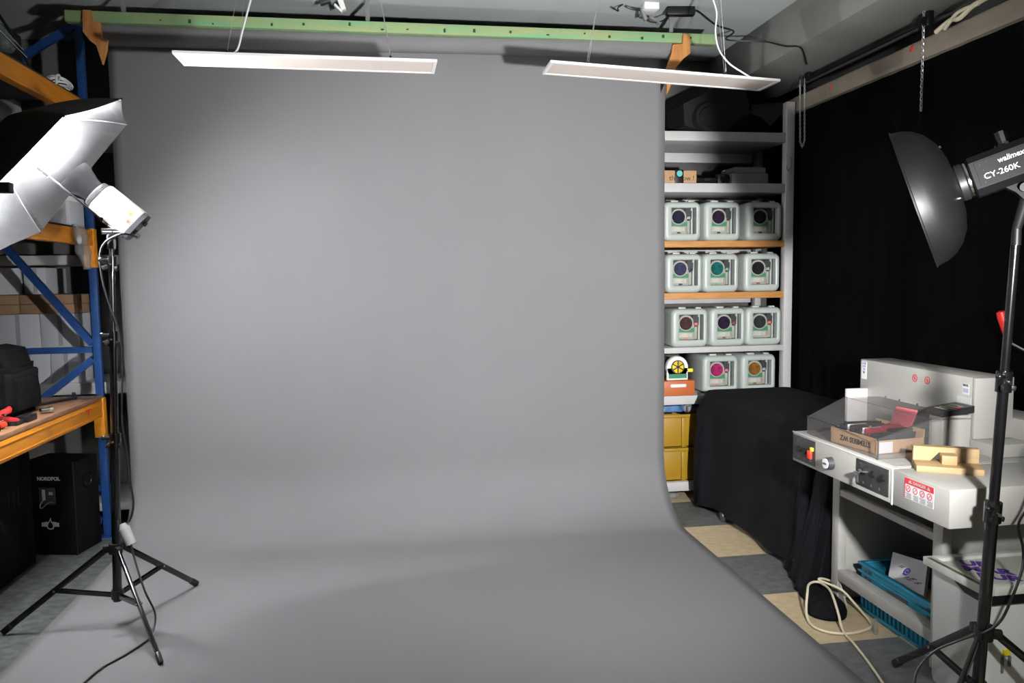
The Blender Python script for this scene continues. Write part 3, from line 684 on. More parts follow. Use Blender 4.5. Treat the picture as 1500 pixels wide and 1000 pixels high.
part('case_body', MB().box(-2.45, -1.965, 3.98, 4.42, 0.0, .62, .012), M_spk, cs)
part('recessed_handle', MB().box(-1.966, -1.962, 4.15, 4.16, .36, .46).box(-1.966, -1.962, 4.20, 4.21, .36, .46).box(-1.966, -1.962, 4.25, 4.26, .36, .46), M_blackp, cs)

# ------------------------------------------------------------------ white shelving and cartons behind the rack
BYS = 5.0
def zb(y): return atY(90, y, BYS + .02).z
bs = thing('shelving_unit', 'white wooden shelving along the back wall behind the pallet rack', 'shelving', (-2.3, 5.3, 0))
for z0, z1 in ((.10, .15), (zb(578), zb(561)), (zb(388), zb(374)), (2.38, 2.44)): part('shelf', MB().box(-3.15, -1.25, BYS, 5.48, z0, z1, .003), M_shelfw, bs)
for x in (-3.15, -1.28): part('side_panel', MB().box(x - .0, x + .03, BYS + .01, 5.48, 0, 2.9, .002), M_shelfw, bs)
cart_group = 'white cartons behind the rack'
def carton(x0, x1, z0, z1, lab, m=M_carton, y0=BYS + .02, grp=None, nm='carton'):
    t = thing(nm, lab, 'box', ((x0 + x1) / 2, y0 + .15, z0), group=grp)
    part('box_body', MB().box(x0 + .002, x1 - .002, y0, y0 + .30, z0, z1 - .001, .003), m, t)
    xm = (x0 + x1) / 2
    part('tape', MB().box(xm - .012, xm + .012, y0 - .0008, y0 + .001, z0 + .01, z1 - .005), M_clear if m is M_carton else M_kraftd, t)
    return t
def bx(px): return atY(px, 500, BYS + .02).x
gx = [-2.62, -2.38, bx(60), bx(118)]
gz0, gz1, gz2 = zb(561) + .001, zb(509), zb(459)
for i, lab in enumerate(('white carton in the upper row behind the rack, farthest left', 'white carton in the upper row behind the rack, above the blue crossbar at the bag', 'white carton in the upper row behind the rack, beside the blue post')):
    carton(gx[i], gx[i + 1], gz1, gz2, lab, grp=cart_group)
gx2 = [-2.62, -2.33, bx(72), bx(118) - .002]
for i, lab in enumerate(('white carton in the lower row behind the rack, mostly hidden by the bag', 'white carton in the lower row behind the rack, beside the black bag', 'white carton in the lower row behind the rack, beside the blue post')):
    carton(gx2[i], gx2[i + 1], gz0, gz1, lab, grp=cart_group)
gx3 = [-2.75, bx(32), bx(118)]
for r, (z0, z1, rn) in enumerate(((gz2 + .001, zb(445), 'lower'), (zb(445) + .001, zb(431), 'upper'))):
    for i in range(2):
        carton(gx3[i], gx3[i + 1], z0, z1, 'flat brown carton in the %s layer on the white cartons, %s' % (rn, ('left end', 'right end')[i]), M_brown, grp='flat brown cartons')
for i, (a_, b_, lab) in enumerate(((-2.66, bx(26), 'pale box above the brown cartons, left of the blue diagonal'), (bx(31), bx(65), 'pale box above the brown cartons, crossed by the blue diagonal'))):
    carton(a_, b_, zb(431) + .0015, zb(391), lab, M_carton, y0=BYS + .10, nm='storage_box')
for i, (a_, b_, lab) in enumerate(((-2.72, -2.52, 'pale carton on the upper back shelf at the far left edge'), (-2.50, -2.28, 'pale carton on the upper back shelf above the umbrella'))):
    carton(a_, b_, 2.442, 2.66, lab, M_carton, nm='storage_box')

# ------------------------------------------------------------------ white shelving with drum cases on the right
SY = 4.85
su = thing('shelving_unit', 'white shelving unit with two orange wooden shelves right of the backdrop', 'shelving', (2.15, 5.1, 0))
for nm, z0, z1, m_ in (('shelf', 2.400, 2.462, M_shelfw), ('shelf', 2.066, 2.126, M_shelfw), ('shelf', 1.705, 1.747, M_shelfo), ('shelf', 1.360, 1.403, M_shelfo), ('shelf', .998, 1.036, M_shelfw), ('shelf', .650, .710, M_shelfw), ('shelf', .055, .118, M_shelfw)):
    part(nm, MB().box(1.42, 2.645, SY, SY + .50, z0, z1, .003), m_, su, 'orange wooden shelf' if m_ is M_shelfo else None)
for z0, z1 in ((2.33, 2.398), (1.995, 2.064), (1.655, 1.703), (1.315, 1.358), (.955, .996)):
    part('rear_rail', MB().box(1.42, 2.62, SY + .46, SY + .49, z0, z1, .002), M_shelfw, su)
part('upright_post', MB().box(2.632, 2.69, SY - .008, SY + .05, 0, 2.665, .003), M_shelfw, su)
part('upright_post', MB().box(1.38, 1.42, SY - .008, SY + .05, 0, 2.665, .003), M_shelfw, su)
for x in (2.645, 1.39): part('rear_post', MB().box(x, x + .045, SY + .44, SY + .50, 0, 2.665, .003), M_shelfw, su)
pcb = MB().tube([(2.66, SY - .012, 2.30), (2.662, SY - .016, 2.24), (2.64, SY - .016, 2.21), (2.632, SY - .014, 2.24)], .003)
part('stray_cord', pcb, M_grey, su)

# drum case prototype: front faces -Y, local origin at the bottom centre of the front
def make_case(loc, rz, label, w=.258, h=.258, d=.36):
    t = thing('drum_case', label, 'drum case', loc, rz, 'drum cases on the right shelves')
    def lp(w_, h_, r, y, cz=h / 2, cx=0.0): return [(cx + a_, y, cz + b_) for a_, b_ in rrect(w_, h_, r, 6)]
    wx, wz = .010, h / 2 + .004; ww, wh = .172, .172
    body = MB().loft([lp(w - .02, h - .02, .03, d), lp(w, h, .038, d - .02), lp(w, h, .038, .022), lp(w - .012, h - .012, .036, .008), lp(w - .034, h - .034, .030, 0),
                      lp(ww + .012, wh + .012, .010, 0, wz, wx), lp(ww, wh, .006, .005, wz, wx), lp(ww, wh, .006, .05, wz, wx)], True, True)
    part('case_shell', body, M_case, t, local=True, ang=50)
    part('carry_lug', MB().box(-.07, -.02, .03, .07, h - .004, h + .012, .004).box(.05, .09, .03, .06, h - .004, h + .010, .004), M_case, t, local=True)
    x0, x1 = wx - ww / 2, wx + ww / 2; z0, z1 = wz - wh / 2, wz + wh / 2
    part('recess', MB().box(x0, x1, .0465, .0495, z0, z1), M_dark, t, local=True)
    part('front_plate', MB().box(x0 + .002, x0 + .118, .030, .048, z0 + .002, z0 + .105, .002).lathe([(.053, 0), (.056, .006), (.056, .02)], (x0 + .058, .026, z1 - .058), (0, 1, 0), 32).box(x0 + .118, x0 + .138, .028, .046, z0 + .004, z0 + .090, .004), M_plate, t, local=True)
    part('drum_end', MB().lathe([(.040, 0), (.0405, .004), (.044, .004), (.044, .012)], (x0 + .056, .019, z1 - .060), (0, 1, 0), 32), M_dark, t, local=True)
    part('green_strip', MB().box(x0 + .004, x0 + .116, .0275, .030, z0 + .052, z0 + .080), M_green, t, local=True)
    part('paper_label', MB().box(x0 + .004, x0 + .100, .0275, .030, z0 + .018, z0 + .046), M_plabel, t, local=True)
    part('colour_chip', MB().box(x0 + .048, x0 + .072, .0275, .030, z0 + .004, z0 + .014), M_dark, t, local=True)
    part('latch_arm', MB().prism([(x0 + .095, .03, z1 - .035), (x0 + .128, .03, z1 - .062), (x0 + .128, .03, z0 + .09), (x0 + .148, .03, z0 + .10), (x0 + .150, .03, z1 - .02), (x0 + .11, .03, z1 - .004)], (0, .014, 0)), M_dark, t, local=True)
    part('tag', MB().box(x0 + .115, x0 + .138, .022, .028, z0 + .098, z0 + .116, .002), M_tag, t, local=True)
    part('side_rod', MB().box(x1 - .026, x1 - .014, .036, .046, z0, z1), M_case, t, local=True)
    return t
tint = {}
def dk(n, c): tint[n] = mat('drum_' + n, c, 0.25, var=0.3, vscale=30); return tint[n]
T_navy = dk('navy', (.012, .014, .03)); T_blue = dk('blue', (.03, .035, .075)); T_teal = dk('teal', (.01, .10, .09)); T_black = dk('black', (.012, .012, .016))
T_brown = dk('brown', (.05, .022, .022)); T_violet = dk('violet', (.022, .012, .03)); T_grey = dk('grey', (.025, .03, .032)); T_mag = dk('magenta', (.30, .02, .10)); T_gold = dk('gold', (.20, .09, .02)); T_yel = dk('yellow', (.70, .48, .01))
T_org = mat('tag_orange', (.62, .14, .07), .5, var=.05); T_pink = mat('tag_pink', (.55, .14, .22), .5, var=.05); T_dred = mat('tag_dark_red', (.20, .05, .06), .5, var=.05); T_gr = mat('tag_green', (.10, .35, .18), .5, var=.05)
def sxp(px, y): return atY(px, y, SY).x
rows = [
    (1.747, 'upper orange shelf row', 330, [(1001, T_navy, M_tag, M_dark, 'beside the backdrop edge'), (1060, T_violet, M_dark, M_dark, 'middle of three'), (1121, T_black, T_blue, M_dark, 'dim, at the white post')]),
    (1.403, 'lower orange shelf row', 400, [(1003.5, T_blue, T_blue, T_blue, 'beside the backdrop edge'), (1058, T_teal, T_gr, T_gr, 'with teal drum end in the middle'), (1118, T_black, M_tag, T_dred, 'at the white post')]),
    (1.0365, 'white shelf row', 470, [(1012, T_brown, T_org, T_org, 'with orange tag at its left end'), (1068, T_violet, T_dred, T_dred, 'with dark red tag in the middle'), (1120.5, T_grey, T_org, M_tag, 'at the white post')]),
    (.7105, 'bottom row', 540, [(1060, T_mag, T_pink, T_pink, 'with magenta drum end and pink tag'), (1116, T_gold, M_tag, T_gold, 'with brown drum end at the white post')])]
proto = None
for z, rn, py, items in rows:
    for k, (px_, te, tg, ch, wh) in enumerate(items):
        loc = (sxp(px_, py), SY + .012 + (.0 if rn[0] != 'b' else .03), z)
        rz = (-.02, .015, -.03)[k % 3]
        lab = 'drum case in the %s, %s' % (rn, wh)
        if proto is None: proto = make_case(loc, rz, lab); o = proto
        else: o = copy_thing(proto, loc, rz, lab)
        recolour(o, 'drum_end', te); recolour(o, 'tag', tg); recolour(o, 'colour_chip', ch)
# drum without case in an orange holder
dx = sxp(994, 560)
dr = thing('ink_drum', 'white ink drum with yellow end standing in the rust-orange tray', 'ink drum', (dx, SY + .02, .7105))
part('drum_front', MB().lathe([(.074, 0), (.078, .008), (.078, .03)], (dx, SY + .02, .900), (0, 1, 0), 36).box(dx - .074, dx + .074, SY + .02, SY + .05, .815, .90, .004), M_white, dr)
part('drum_body', MB().cyl((dx, SY + .05, .885), (dx, SY + .40, .885), .070, n=32), M_grey, dr)
part('drum_end', MB().lathe([(.034, 0), (.043, .002), (.046, .008)], (dx, SY + .012, .905), (0, 1, 0), 32), T_yel, dr, 'yellow drum end')
part('spoke', MB().bar((dx - .036, SY + .011, .885), (dx + .036, SY + .011, .925), .003, .008).bar((dx + .036, SY + .011, .885), (dx - .036, SY + .011, .925), .003, .008).bar((dx, SY + .011, .866), (dx, SY + .011, .945), .003, .008, up=(1, 0, 0)).lathe([(.040, 0), (.046, 0), (.046, .004), (.04, .004)], (dx, SY + .010, .905), (0, 1, 0), 32, False, False), M_dark, dr)
part('green_strip', MB().box(dx - .062, dx + .064, SY + .016, SY + .020, .828, .857), M_green, dr)
part('tag', MB().box(dx + .07, dx + .108, SY + .014, SY + .024, .868, .892, .003), M_yel, dr, 'yellow tag')
th_ = thing('drum_tray', 'rust-orange plastic tray with a slot on the bottom shelf', 'tray', (dx, SY, .7105))
part('tray_body', MB().box(dx - .13, dx + .118, SY + .004, SY + .45, .7105, .812, .006), M_rust, th_)
part('slot_handle', MB().box(dx - .055, dx + .055, SY - .002, SY + .006, .768, .790, .006), M_white, th_, 'white slot handle')
# yellow crates
for z0, lab in ((.1185, 'yellow plastic crate at the bottom of the stack beside the backdrop'), (.3500, 'yellow plastic crate on top of the stack beside the backdrop')):
    cxx = atY(1000, 650, SY + .05).x
    t = thing('stacking_crate', lab, 'crate', (cxx, SY + .2, z0), group='yellow stacking crates')
    x0, x1, y0, y1 = cxx - .22, cxx + .16, SY + .03, SY + .42; h = .228
    part('crate_wall', MB().box(x0, x1, y0, y0 + .012, z0, z0 + h, .003).box(x0, x1, y1 - .012, y1, z0, z0 + h, .003).box(x0, x0 + .012, y0, y1, z0, z0 + h, .003).box(x1 - .012, x1, y0, y1, z0, z0 + h, .003).box(x0, x1, y0, y1, z0, z0 + .01), M_yelc, t)
    part('rim', MB().box(x0 - .008, x1 + .008, y0 - .010, y0, z0 + h - .022, z0 + h, .003).box(x1, x1 + .008, y0, y1, z0 + h - .022, z0 + h, .003), M_yelc, t)
    part('corner_rib', MB().box(cxx - .02, cxx + .012, y0 - .014, y0, z0 + .004, z0 + h - .022, .003).box(x1 - .03, x1, y0 - .010, y0, z0 + .004, z0 + h - .022, .003), M_yelc, t)
solo('plastic_bag', bag('x', (cxx - .08, SY + .2, .585), (.20, .30, .055), '', '', seed=9), M_bluebag, 'crumpled blue bag on top of the yellow crates', 'bag', ang=180)
solo('plastic_bag', bag('x', (cxx + .08, SY + .17, .583), (.12, .24, .05), '', '', seed=14), M_grey, 'crumpled grey bag on top of the yellow crates', 'bag', ang=180)
pf = atZ(985, 731)
solo('crumpled_wrapper', bag('x', (pf.x, pf.y + .05, 0), (.10, .08, .035), '', '', seed=5), M_grey, 'crumpled grey wrapper on the floor under the white shelving', 'wrapper', ang=180)

# things on the two upper shelves
Z2 = 2.1265
kx0, kx1 = sxp(960, 257), sxp(1023, 257)
kb_ = thing('cardboard_box', 'brown cardboard box with a black strap on the second shelf', 'box', ((kx0 + kx1) / 2, SY + .15, Z2))
part('box_body', MB().box(kx0, kx1, SY + .03, SY + .26, Z2, Z2 + .085, .003), M_kraftd, kb_)
part('strap', MB().box(sxp(991, 257), sxp(1003.5, 257), SY + .024, SY + .262, Z2 + .0005, Z2 + .089, .002), M_blackp, kb_)
part('round_sticker', MB().cyl((sxp(997.5, 255), SY + .026, Z2 + .064), (sxp(997.5, 255), SY + .022, Z2 + .064), .020, n=24), M_teal, kb_, 'teal round sticker')
part('lettering', text_mesh('th', .05, (sxp(987, 257), SY + .0292, Z2 + .034), (1, 0, 0), (0, 0, 1)), M_ink, kb_)
part('lettering', text_mesh('ow !', .045, (sxp(1011, 257), SY + .0292, Z2 + .034), (1, 0, 0), (0, 0, 1)), M_ink, kb_)
g_ = thing('cable_box', 'dim grey plastic box at the right end of the second shelf', 'box', (sxp(1107, 257), SY + .2, Z2))
part('box_body', MB().box(sxp(1078, 257), sxp(1132, 257), SY + .06, SY + .30, Z2, Z2 + .075, .006), M_grey, g_)
part('box_lid', MB().box(sxp(1083, 257), sxp(1129, 257), SY + .07, SY + .29, Z2 + .076, Z2 + .118, .006), M_grey, g_)
cm = thing('film_camera', 'small dark camera with a shiny lens beside the grey box', 'camera', (sxp(1066, 257), SY + .1, Z2))
part('camera_body', MB().box(sxp(1058, 257), sxp(1076, 257), SY + .07, SY + .12, Z2, Z2 + .07, .008), M_blackp, cm)
part('lens', MB().cyl((sxp(1067, 257), SY + .07, Z2 + .035), (sxp(1067, 257), SY + .03, Z2 + .035), .026, n=20), M_blackm, cm)
part('shiny_knob', MB().sphere((sxp(1067, 257), SY + .06, Z2 + .085), .010, 10), M_chrome, cm)
solo('cable_pile', MB().tube([(sxp(1030 + 18 * math.sin(i * 1.3) + 6, 257), SY + .08 + .03 * math.cos(i * 1.7), Z2 + .014 + .018 * abs(math.sin(i * .9))) for i in range(14)], .011), M_bcord, 'heap of black cable between the cardboard box and the camera', 'cable')
Z1 = 2.4625
rl = thing('fabric_roll', 'rolled black fabric lying end-on on the top shelf', 'fabric roll', (sxp(1036, 185), SY + .1, Z1))
rx_ = sxp(1037, 183)
part('roll', MB().lathe([(.03, -.002), (.085, 0), (.092, .01), (.092, .40), (.085, .41)], (rx_, SY - .015, Z1 + .092), (0, 1, 0), 28), M_bagt, rl)
part('roll_core', MB().lathe([(.060, -.001), (.064, -.004), (.068, -.001)], (rx_, SY - .015, Z1 + .092), (0, 1, 0), 28, False, False), M_blackp, rl)
def zt(px_, py_): return atY(px_, py_, SY + .05)
hb = thing('softbox_bag', 'large dark soft bag slumped across the top shelf', 'bag', (sxp(1075, 170), SY + .2, Z1))
part('bag_body', MB().prism([zt(1003, 183), zt(1001, 152), zt(1040, 133), zt(1055, 122), zt(1088, 122), zt(1096, 148), zt(1102, 160), zt(1090, 178), zt(1080, 188), zt(1065, 198), zt(1040, 197)], (0, .3, 0)), M_bagt, hb)
part('bag_flap', MB().prism([zt(1096, 155), zt(1110, 152), zt(1150, 150), zt(1152, 154), zt(1140, 172), zt(1128, 185), zt(1115, 172), zt(1100, 167)], (0, .32, 0)), M_bagt, hb)
solo('reflector_pouch', MB().prism([atY(x, y, SY + .025) for x, y in ((1060, 199), (1075, 182), (1092, 170), (1100, 168), (1112, 174), (1126, 188), (1134, 202))], (0, .22, 0)), M_bagc, 'dark half-round pouch at the front of the top shelf', 'bag')

# ------------------------------------------------------------------ draped cart
CX0, CX1, CY0, CY1 = 1.985, 2.58, 3.40, 4.66
ct = thing('wheeled_cart', 'low wheeled cart hidden under black cloth beside the white shelving', 'cart', (2.28, 4.03, 0))
part('cart_top', MB().box(CX0 + .04, CX1 - .04, CY0 + .04, CY1 - .04, .72, .765, .004), M_grey, ct)
for x in (CX0 - .015, CX1 - .10):
    for y in (CY0 + .06, CY1 - .34):
        part('leg', MB().box(x + .02, x + .05, y, y + .04, .070, .72), M_grey, ct)
        w = part('caster', MB().cyl((x, y + .02, .034), (x + .03, y + .02, .034), .034, n=20), M_chrome, ct)
        part('caster_fork', MB().box(x - .004, x + .034, y + .005, y + .035, .034, .076, .002), M_chrome, w)
def drape_loop(inset, z, amp, seed):
    w, d = (CX1 - CX0) - 2 * inset, (CY1 - CY0) - 2 * inset
    cx, cy = (CX0 + CX1) / 2, (CY0 + CY1) / 2; out = []
    pts = []
    base = rrect(w, d, .035, 6)
    n = len(base)
    for i in range(n):                         # resample the outline evenly
        a_, b_ = base[i], base[(i + 1) % n]; L = math.hypot(b_[0] - a_[0], b_[1] - a_[1]); k = max(1, int(L / .012)); 
        pts.append((a_, b_, L))
    tot = sum(p[2] for p in pts); N = 260; acc = 0; j = 0
    for i in range(N):
        s = tot * i / N
        while acc + pts[j][2] < s: acc += pts[j][2]; j += 1
        f = (s - acc) / pts[j][2]; a_, b_ = pts[j][0], pts[j][1]
        x, y = a_[0] + (b_[0] - a_[0]) * f, a_[1] + (b_[1] - a_[1]) * f
        tx, ty = (b_[0] - a_[0]) / pts[j][2], (b_[1] - a_[1]) / pts[j][2]
        corner = math.exp(-((abs(x) - w / 2) ** 2 + (abs(y) - d / 2) ** 2) / .018)
        g = amp * (.35 * math.sin(s * 9 + 1.2 * math.sin(s * 4)) + .25 * noise.noise(V((s * 5, 0, 3))) + 1.1 * corner * (.6 + .5 * math.sin(s * 45)))
        hz = z + (.018 * math.sin(s * 7 + 1) + .012 * noise.noise(V((s * 3, 5, 1))) if z < .1 else 0)
        if x < 0 and y > 0: g += .048 * corner * min(1.0, max(0.0, (.76 - z) / .12)) * (1.0 if z > .25 else .55 + 1.8 * z)
        out.append((cx + x + ty * g, cy + y - tx * g, hz))
    return out
dl = [drape_loop(.20, .782, 0, 0), drape_loop(.03, .780, 0, 0), drape_loop(.008, .774, 0.0, 0), drape_loop(0, .760, .004, 0)]
for k in range(1, 13): dl.append(drape_loop(-.012 * k / 12, .76 - .715 * k / 12, .004 + .046 * k / 12, 0))
solo('black_cloth', MB().loft(dl, True, False), M_cloth, 'black cloth draped over the cart beside the white shelving', 'cloth', ang=180)
# second cloth, hanging down in folds at the near end of the cart and pooling on the floor
hem = [(1.97, 3.56), (1.945, 3.47), (1.90, 3.36), (1.875, 3.25), (1.90, 3.22), (2.00, 3.225), (2.10, 3.23), (2.28, 3.23), (2.42, 3.25), (2.46, 3.34), (2.30, 3.37), (2.10, 3.375), (2.04, 3.42)]
tops = [(2.03, 3.36), (2.02, 3.34), (2.01, 3.31), (2.02, 3.27), (2.05, 3.255), (2.09, 3.25), (2.15, 3.25), (2.28, 3.25), (2.38, 3.26), (2.40, 3.32), (2.30, 3.34), (2.12, 3.35), (2.05, 3.36)]
def cyc(P, n):
    out = []; m = len(P)
    for i in range(n):
        t = i * m / n; k = int(t); f = t - k
        p0, p1, p2, p3 = [V((*P[(k + q) % m], 0)) for q in (-1, 0, 1, 2)]
        out.append(.5 * ((2 * p1) + (p2 - p0) * f + (2 * p0 - 5 * p1 + 4 * p2 - p3) * f * f + (3 * p1 - p0 - 3 * p2 + p3) * f ** 3))
    return out
ha, ta = cyc(hem, 120), cyc(tops, 120)
lps = []
for k in range(15):
    v = k / 14; lp = []
    for i in range(120):
        c = ta[i].lerp(ha[i], v ** 1.15)
        nn = (ha[i] - V((2.18, 3.31, 0))).normalized()
        c = c + nn * (.010 * v * math.sin(i * .62) + .004 * v * math.sin(i * 1.7))
        lp.append((c.x, c.y, .655 - .648 * v))
    lps.append(lp)
cl2 = MB().loft(lps, True, True)
pool = [(1.87, 3.26), (1.85, 3.16), (1.805, 3.08), (1.795, 3.02), (1.84, 2.965), (1.91, 2.96), (1.965, 3.02), (1.985, 3.10), (1.985, 3.18), (1.95, 3.24)]
pa = cyc(pool, 60); pc_ = V((1.89, 3.11, 0))
pl_ = []
for k, (s_, z) in enumerate(((1.0, .004), (1.01, .018), (.93, .040), (.75, .052), (.45, .062), (.2, .058))):
    pl_.append([((pc_ + (p - pc_) * s_).x, (pc_ + (p - pc_) * s_).y, z + .010 * noise.noise(V((p.x * 18, p.y * 18, k)))  * (k > 0)) for p in pa])
cl2.loft(pl_, True, True)
solo('black_cloth', cl2, M_cloth, 'black cloth bunched in folds and pooling on the floor at the cutter leg', 'cloth', ang=180)

# ------------------------------------------------------------------ paper cutter
gc = thing('paper_cutter', 'large beige-grey paper guillotine machine at the right', 'paper cutter', (2.25, 2.8, 0))
ZT_ = .797
part('console', MB().box(1.80, 2.60, 2.507, 3.215, .662, ZT_, .006), M_mach, gc)
part('console_edge', MB().box(1.798, 1.803, 2.503, 2.509, .660, ZT_ + .001, .001).box(1.7985, 1.803, 2.509, 3.215, ZT_ - .004, ZT_ + .0015, .001), M_white, gc)
part('side_table', MB().box(1.80, 2.60, 2.212, 2.502, .662, ZT_, .006), M_mach, gc)
part('table_plate', MB().box(1.83, 2.27, 2.52, 3.20, ZT_, ZT_ + .002, .0008), M_machd, gc)
part('blade_housing', MB().box(2.27, 2.437, 2.68, 3.425, ZT_, 1.095, .006), M_mach, gc)
part('end_cover', MB().box(2.268, 2.44, 2.668, 2.685, ZT_ + .052, 1.094, .003), M_mach, gc)
part('lower_end_cover', MB().box(2.262, 2.60, 2.56, 2.682, ZT_ + .001, ZT_ + .052, .004), M_mach, gc)
part('rear_body', MB().box(2.437, 2.60, 2.60, 3.40, ZT_, .93, .006), M_mach, gc)
for y0, y1 in ((3.152, 3.206), (2.487, 2.540)):
    l_ = part('leg', MB().box(2.035, 2.53, y0 + .014, y1 - .014, .006, .663, .001).box(2.0, 2.04, y0, y1, .005, .664, .003).box(2.52, 2.56, y0, y1, .005, .664, .003), M_mach, gc)
    part('levelling_foot', MB().cyl((2.03, (y0 + y1) / 2, 0), (2.03, (y0 + y1) / 2, .03), .018, n=14).cyl((2.53, (y0 + y1) / 2, 0), (2.53, (y0 + y1) / 2, .03), .018, n=14), M_blackp, l_)
part('back_panel', MB().box(2.522, 2.534, 2.53, 3.16, .06, .66, .002), M_under, gc, 'dark back panel')
part('upper_rail', MB().box(2.004, 2.04, 2.535, 3.155, .498, .528, .003), M_mach, gc)
part('lower_rail', MB().box(2.000, 2.06, 2.535, 3.155, .100, .150, .003), M_mach, gc)
part('gusset', MB().prism([(2.006, 3.152, .10), (2.006, 3.152, .005), (2.006, 3.09, .005)], (.006, 0, 0)), M_mach, gc)
# control panels on the front edge
def xq(y0, y1, z0, z1, t=.002, x=1.80, bev=0): return MB().box(x - t, x + .002, y0, y1, z0, z1, bev)
def disc(y, z, r, t, x=1.80, n=20, r1=None): return MB().lathe([(r, 0), (r if r1 is None else r1, t)], (x + .001, y, z), (-1, 0, 0), n)
p1 = part('control_panel', xq(3.022, 3.205, .676, .786, .003, bev=.001), M_panel, gc, 'black control panel with red switch')
part('arrow_mark', MB().prism([(1.7968, 3.19, .776), (1.7968, 3.12, .776), (1.7968, 3.155, .752)], (-.001, 0, 0)), M_ink, p1)
for y in (3.155, 3.105): part('push_button', disc(y, .727, .015, .009, 1.797), M_blackp, p1)
part('rocker_switch', MB().box(1.785, 1.797, 3.040, 3.068, .705, .742, .003), M_redsw, p1, 'red rocker switch')
part('yellow_tab', MB().box(1.786, 1.797, 3.030, 3.048, .742, .758, .002), M_yel, p1, 'yellow tab')
for y in (3.155, 3.105, 3.055): part('symbol', disc(y, .694, .005, .0012, 1.797, 12), M_grey, p1)
p2 = part('control_panel', xq(2.525, 2.722, .682, .786, .003, bev=.001), M_panel, gc, 'black control panel with keys')
part('arrow_mark', MB().prism([(1.7968, 2.71, .777), (1.7968, 2.655, .777), (1.7968, 2.682, .755)], (-.001, 0, 0)), M_ink, p2)
part('key_switch', disc(2.675, .740, .014, .016, 1.797), M_chrome, p2)
part('key', MB().box(1.765, 1.784, 2.660, 2.690, .735, .745, .001).box(1.772, 1.776, 2.668, 2.682, .700, .737, .001).box(1.778, 1.780, 2.674, 2.700, .726, .738, .001), M_chrome, p2, 'small bunch of chrome keys')
for y in (2.620, 2.560): part('push_button', disc(y, .745, .014, .009, 1.797), M_blackp, p2)
for y in (2.675, 2.625, 2.575): part('symbol', disc(y, .700, .005, .0012, 1.797, 12), M_grey, p2)
k_ = part('dial_knob', disc(2.899, .722, .027, .028, r1=.024), M_dark, gc)
part('dial_face', disc(2.899, .722, .021, .003, 1.772), M_paperw, k_, 'white dial face')
part('dial_mark', MB().box(1.7677, 1.769, 2.888, 2.910, .719, .725), M_ink, k_)
# stickers
dl_ = part('warning_label', xq(2.286, 2.434, .709, .783, .001), M_paperw, gc, 'white and red DANGER label')
part('red_header', MB().box(1.7982, 1.7992, 2.286, 2.434, .762, .783), M_redl, dl_)
part('lettering', text_mesh('\u25b2 DANGER \u25b2', .0165, (1.7979, 2.358, .7722), (0, -1, 0), (0, 0, 1), ext=.0003, bold=.0003), M_letter, dl_)
part('warning_triangle', MB().prism([(1.7979, 2.415, .768), (1.7979, 2.405, .768), (1.7979, 2.410, .776)], (-.0004, 0, 0)).prism([(1.7979, 2.312, .768), (1.7979, 2.302, .768), (1.7979, 2.307, .776)], (-.0004, 0, 0)), M_letter, dl_)
for i in range(4):
    y = 2.416 - i * .0365
    part('prohibition_sign', MB().lathe([(.0095, 0), (.0122, 0), (.0122, .0006), (.0095, .0006)], (1.799, y, .746), (-1, 0, 0), 22, False, False).bar((1.7984, y - .008, .754), (1.7984, y + .008, .738), .0006, .002, up=(0, 1, 1)), M_redl, dl_)
tx_ = MB()
for i in range(4):
    for z in (.729, .725, .721, .717, .713):
        tx_.box(1.7985, 1.7992, 2.290 + i * .0365, 2.290 + i * .0365 + .022 + .008 * random.random(), z - .0008, z + .0008)
part('small_print', tx_, M_grey, dl_)
hz = MB()
for k in range(8): hz.box(1.7984, 1.7992, 2.430, 2.438, .712 + k * .0065, .715 + k * .0065)
part('hazard_stripe', hz, M_redl, dl_)
def hq(y0, y1, z0, z1, t=.001): return MB().box(2.27 - t, 2.271, y0, y1, z0, z1)
s1 = part('inspection_sticker', hq(3.372, 3.412, 1.000, 1.085), M_paperw, gc, 'white inspection sticker')
part('lettering', text_mesh('EVSA\nUVV\nGS', .014, (2.2688, 3.392, 1.062), (0, -1, 0), (0, 0, 1), ext=.0003), M_purple, s1)
part('green_mark', MB().prism([(2.2688, 3.404, 1.037), (2.2688, 3.382, 1.037), (2.2688, 3.393, 1.024)], (-.0005, 0, 0)), M_green, s1)
for y in (3.025, 2.946):
    r_ = part('prohibition_sign', MB().lathe([(.0130, 0), (.0170, 0), (.0170, .0008), (.0130, .0008)], (2.2695, y, 1.050), (-1, 0, 0), 26, False, False).bar((2.2692, y - .004, 1.042), (2.2692, y + .004, 1.058), .0008, .007, up=(0, 1, 0)), M_redl, gc, 'red round prohibition sign')
sp_ = MB()
for k in range(3): sp_.box(2.2692, 2.2700, 2.970, 3.002, 1.056 - k * .008, 1.0585 - k * .008)
part('small_print', sp_, M_plate, gc)
s2 = part('name_sticker', hq(2.703, 2.738, 1.022, 1.066), M_paperw, gc)
part('lettering', text_mesh('MAIL', .014, (2.2688, 2.7205, 1.059), (0, -1, 0), (0, 0, 1), ext=.0003, bold=.0004), M_ink, s2)
part('blue_field', MB().box(2.2686, 2.2692, 2.706, 2.735, 1.030, 1.047), mat('pale_blue_print', (.38, .40, .55), .6, var=.05), s2)
part('clear_sticker', hq(2.692, 2.768, .985, 1.012), mat('pale_sticker', (.56, .57, .56), .4, var=.02), gc)
part('release_button', MB().cyl((2.272, 2.715, .925), (2.258, 2.715, .925), .007, n=14), M_chrome, gc)
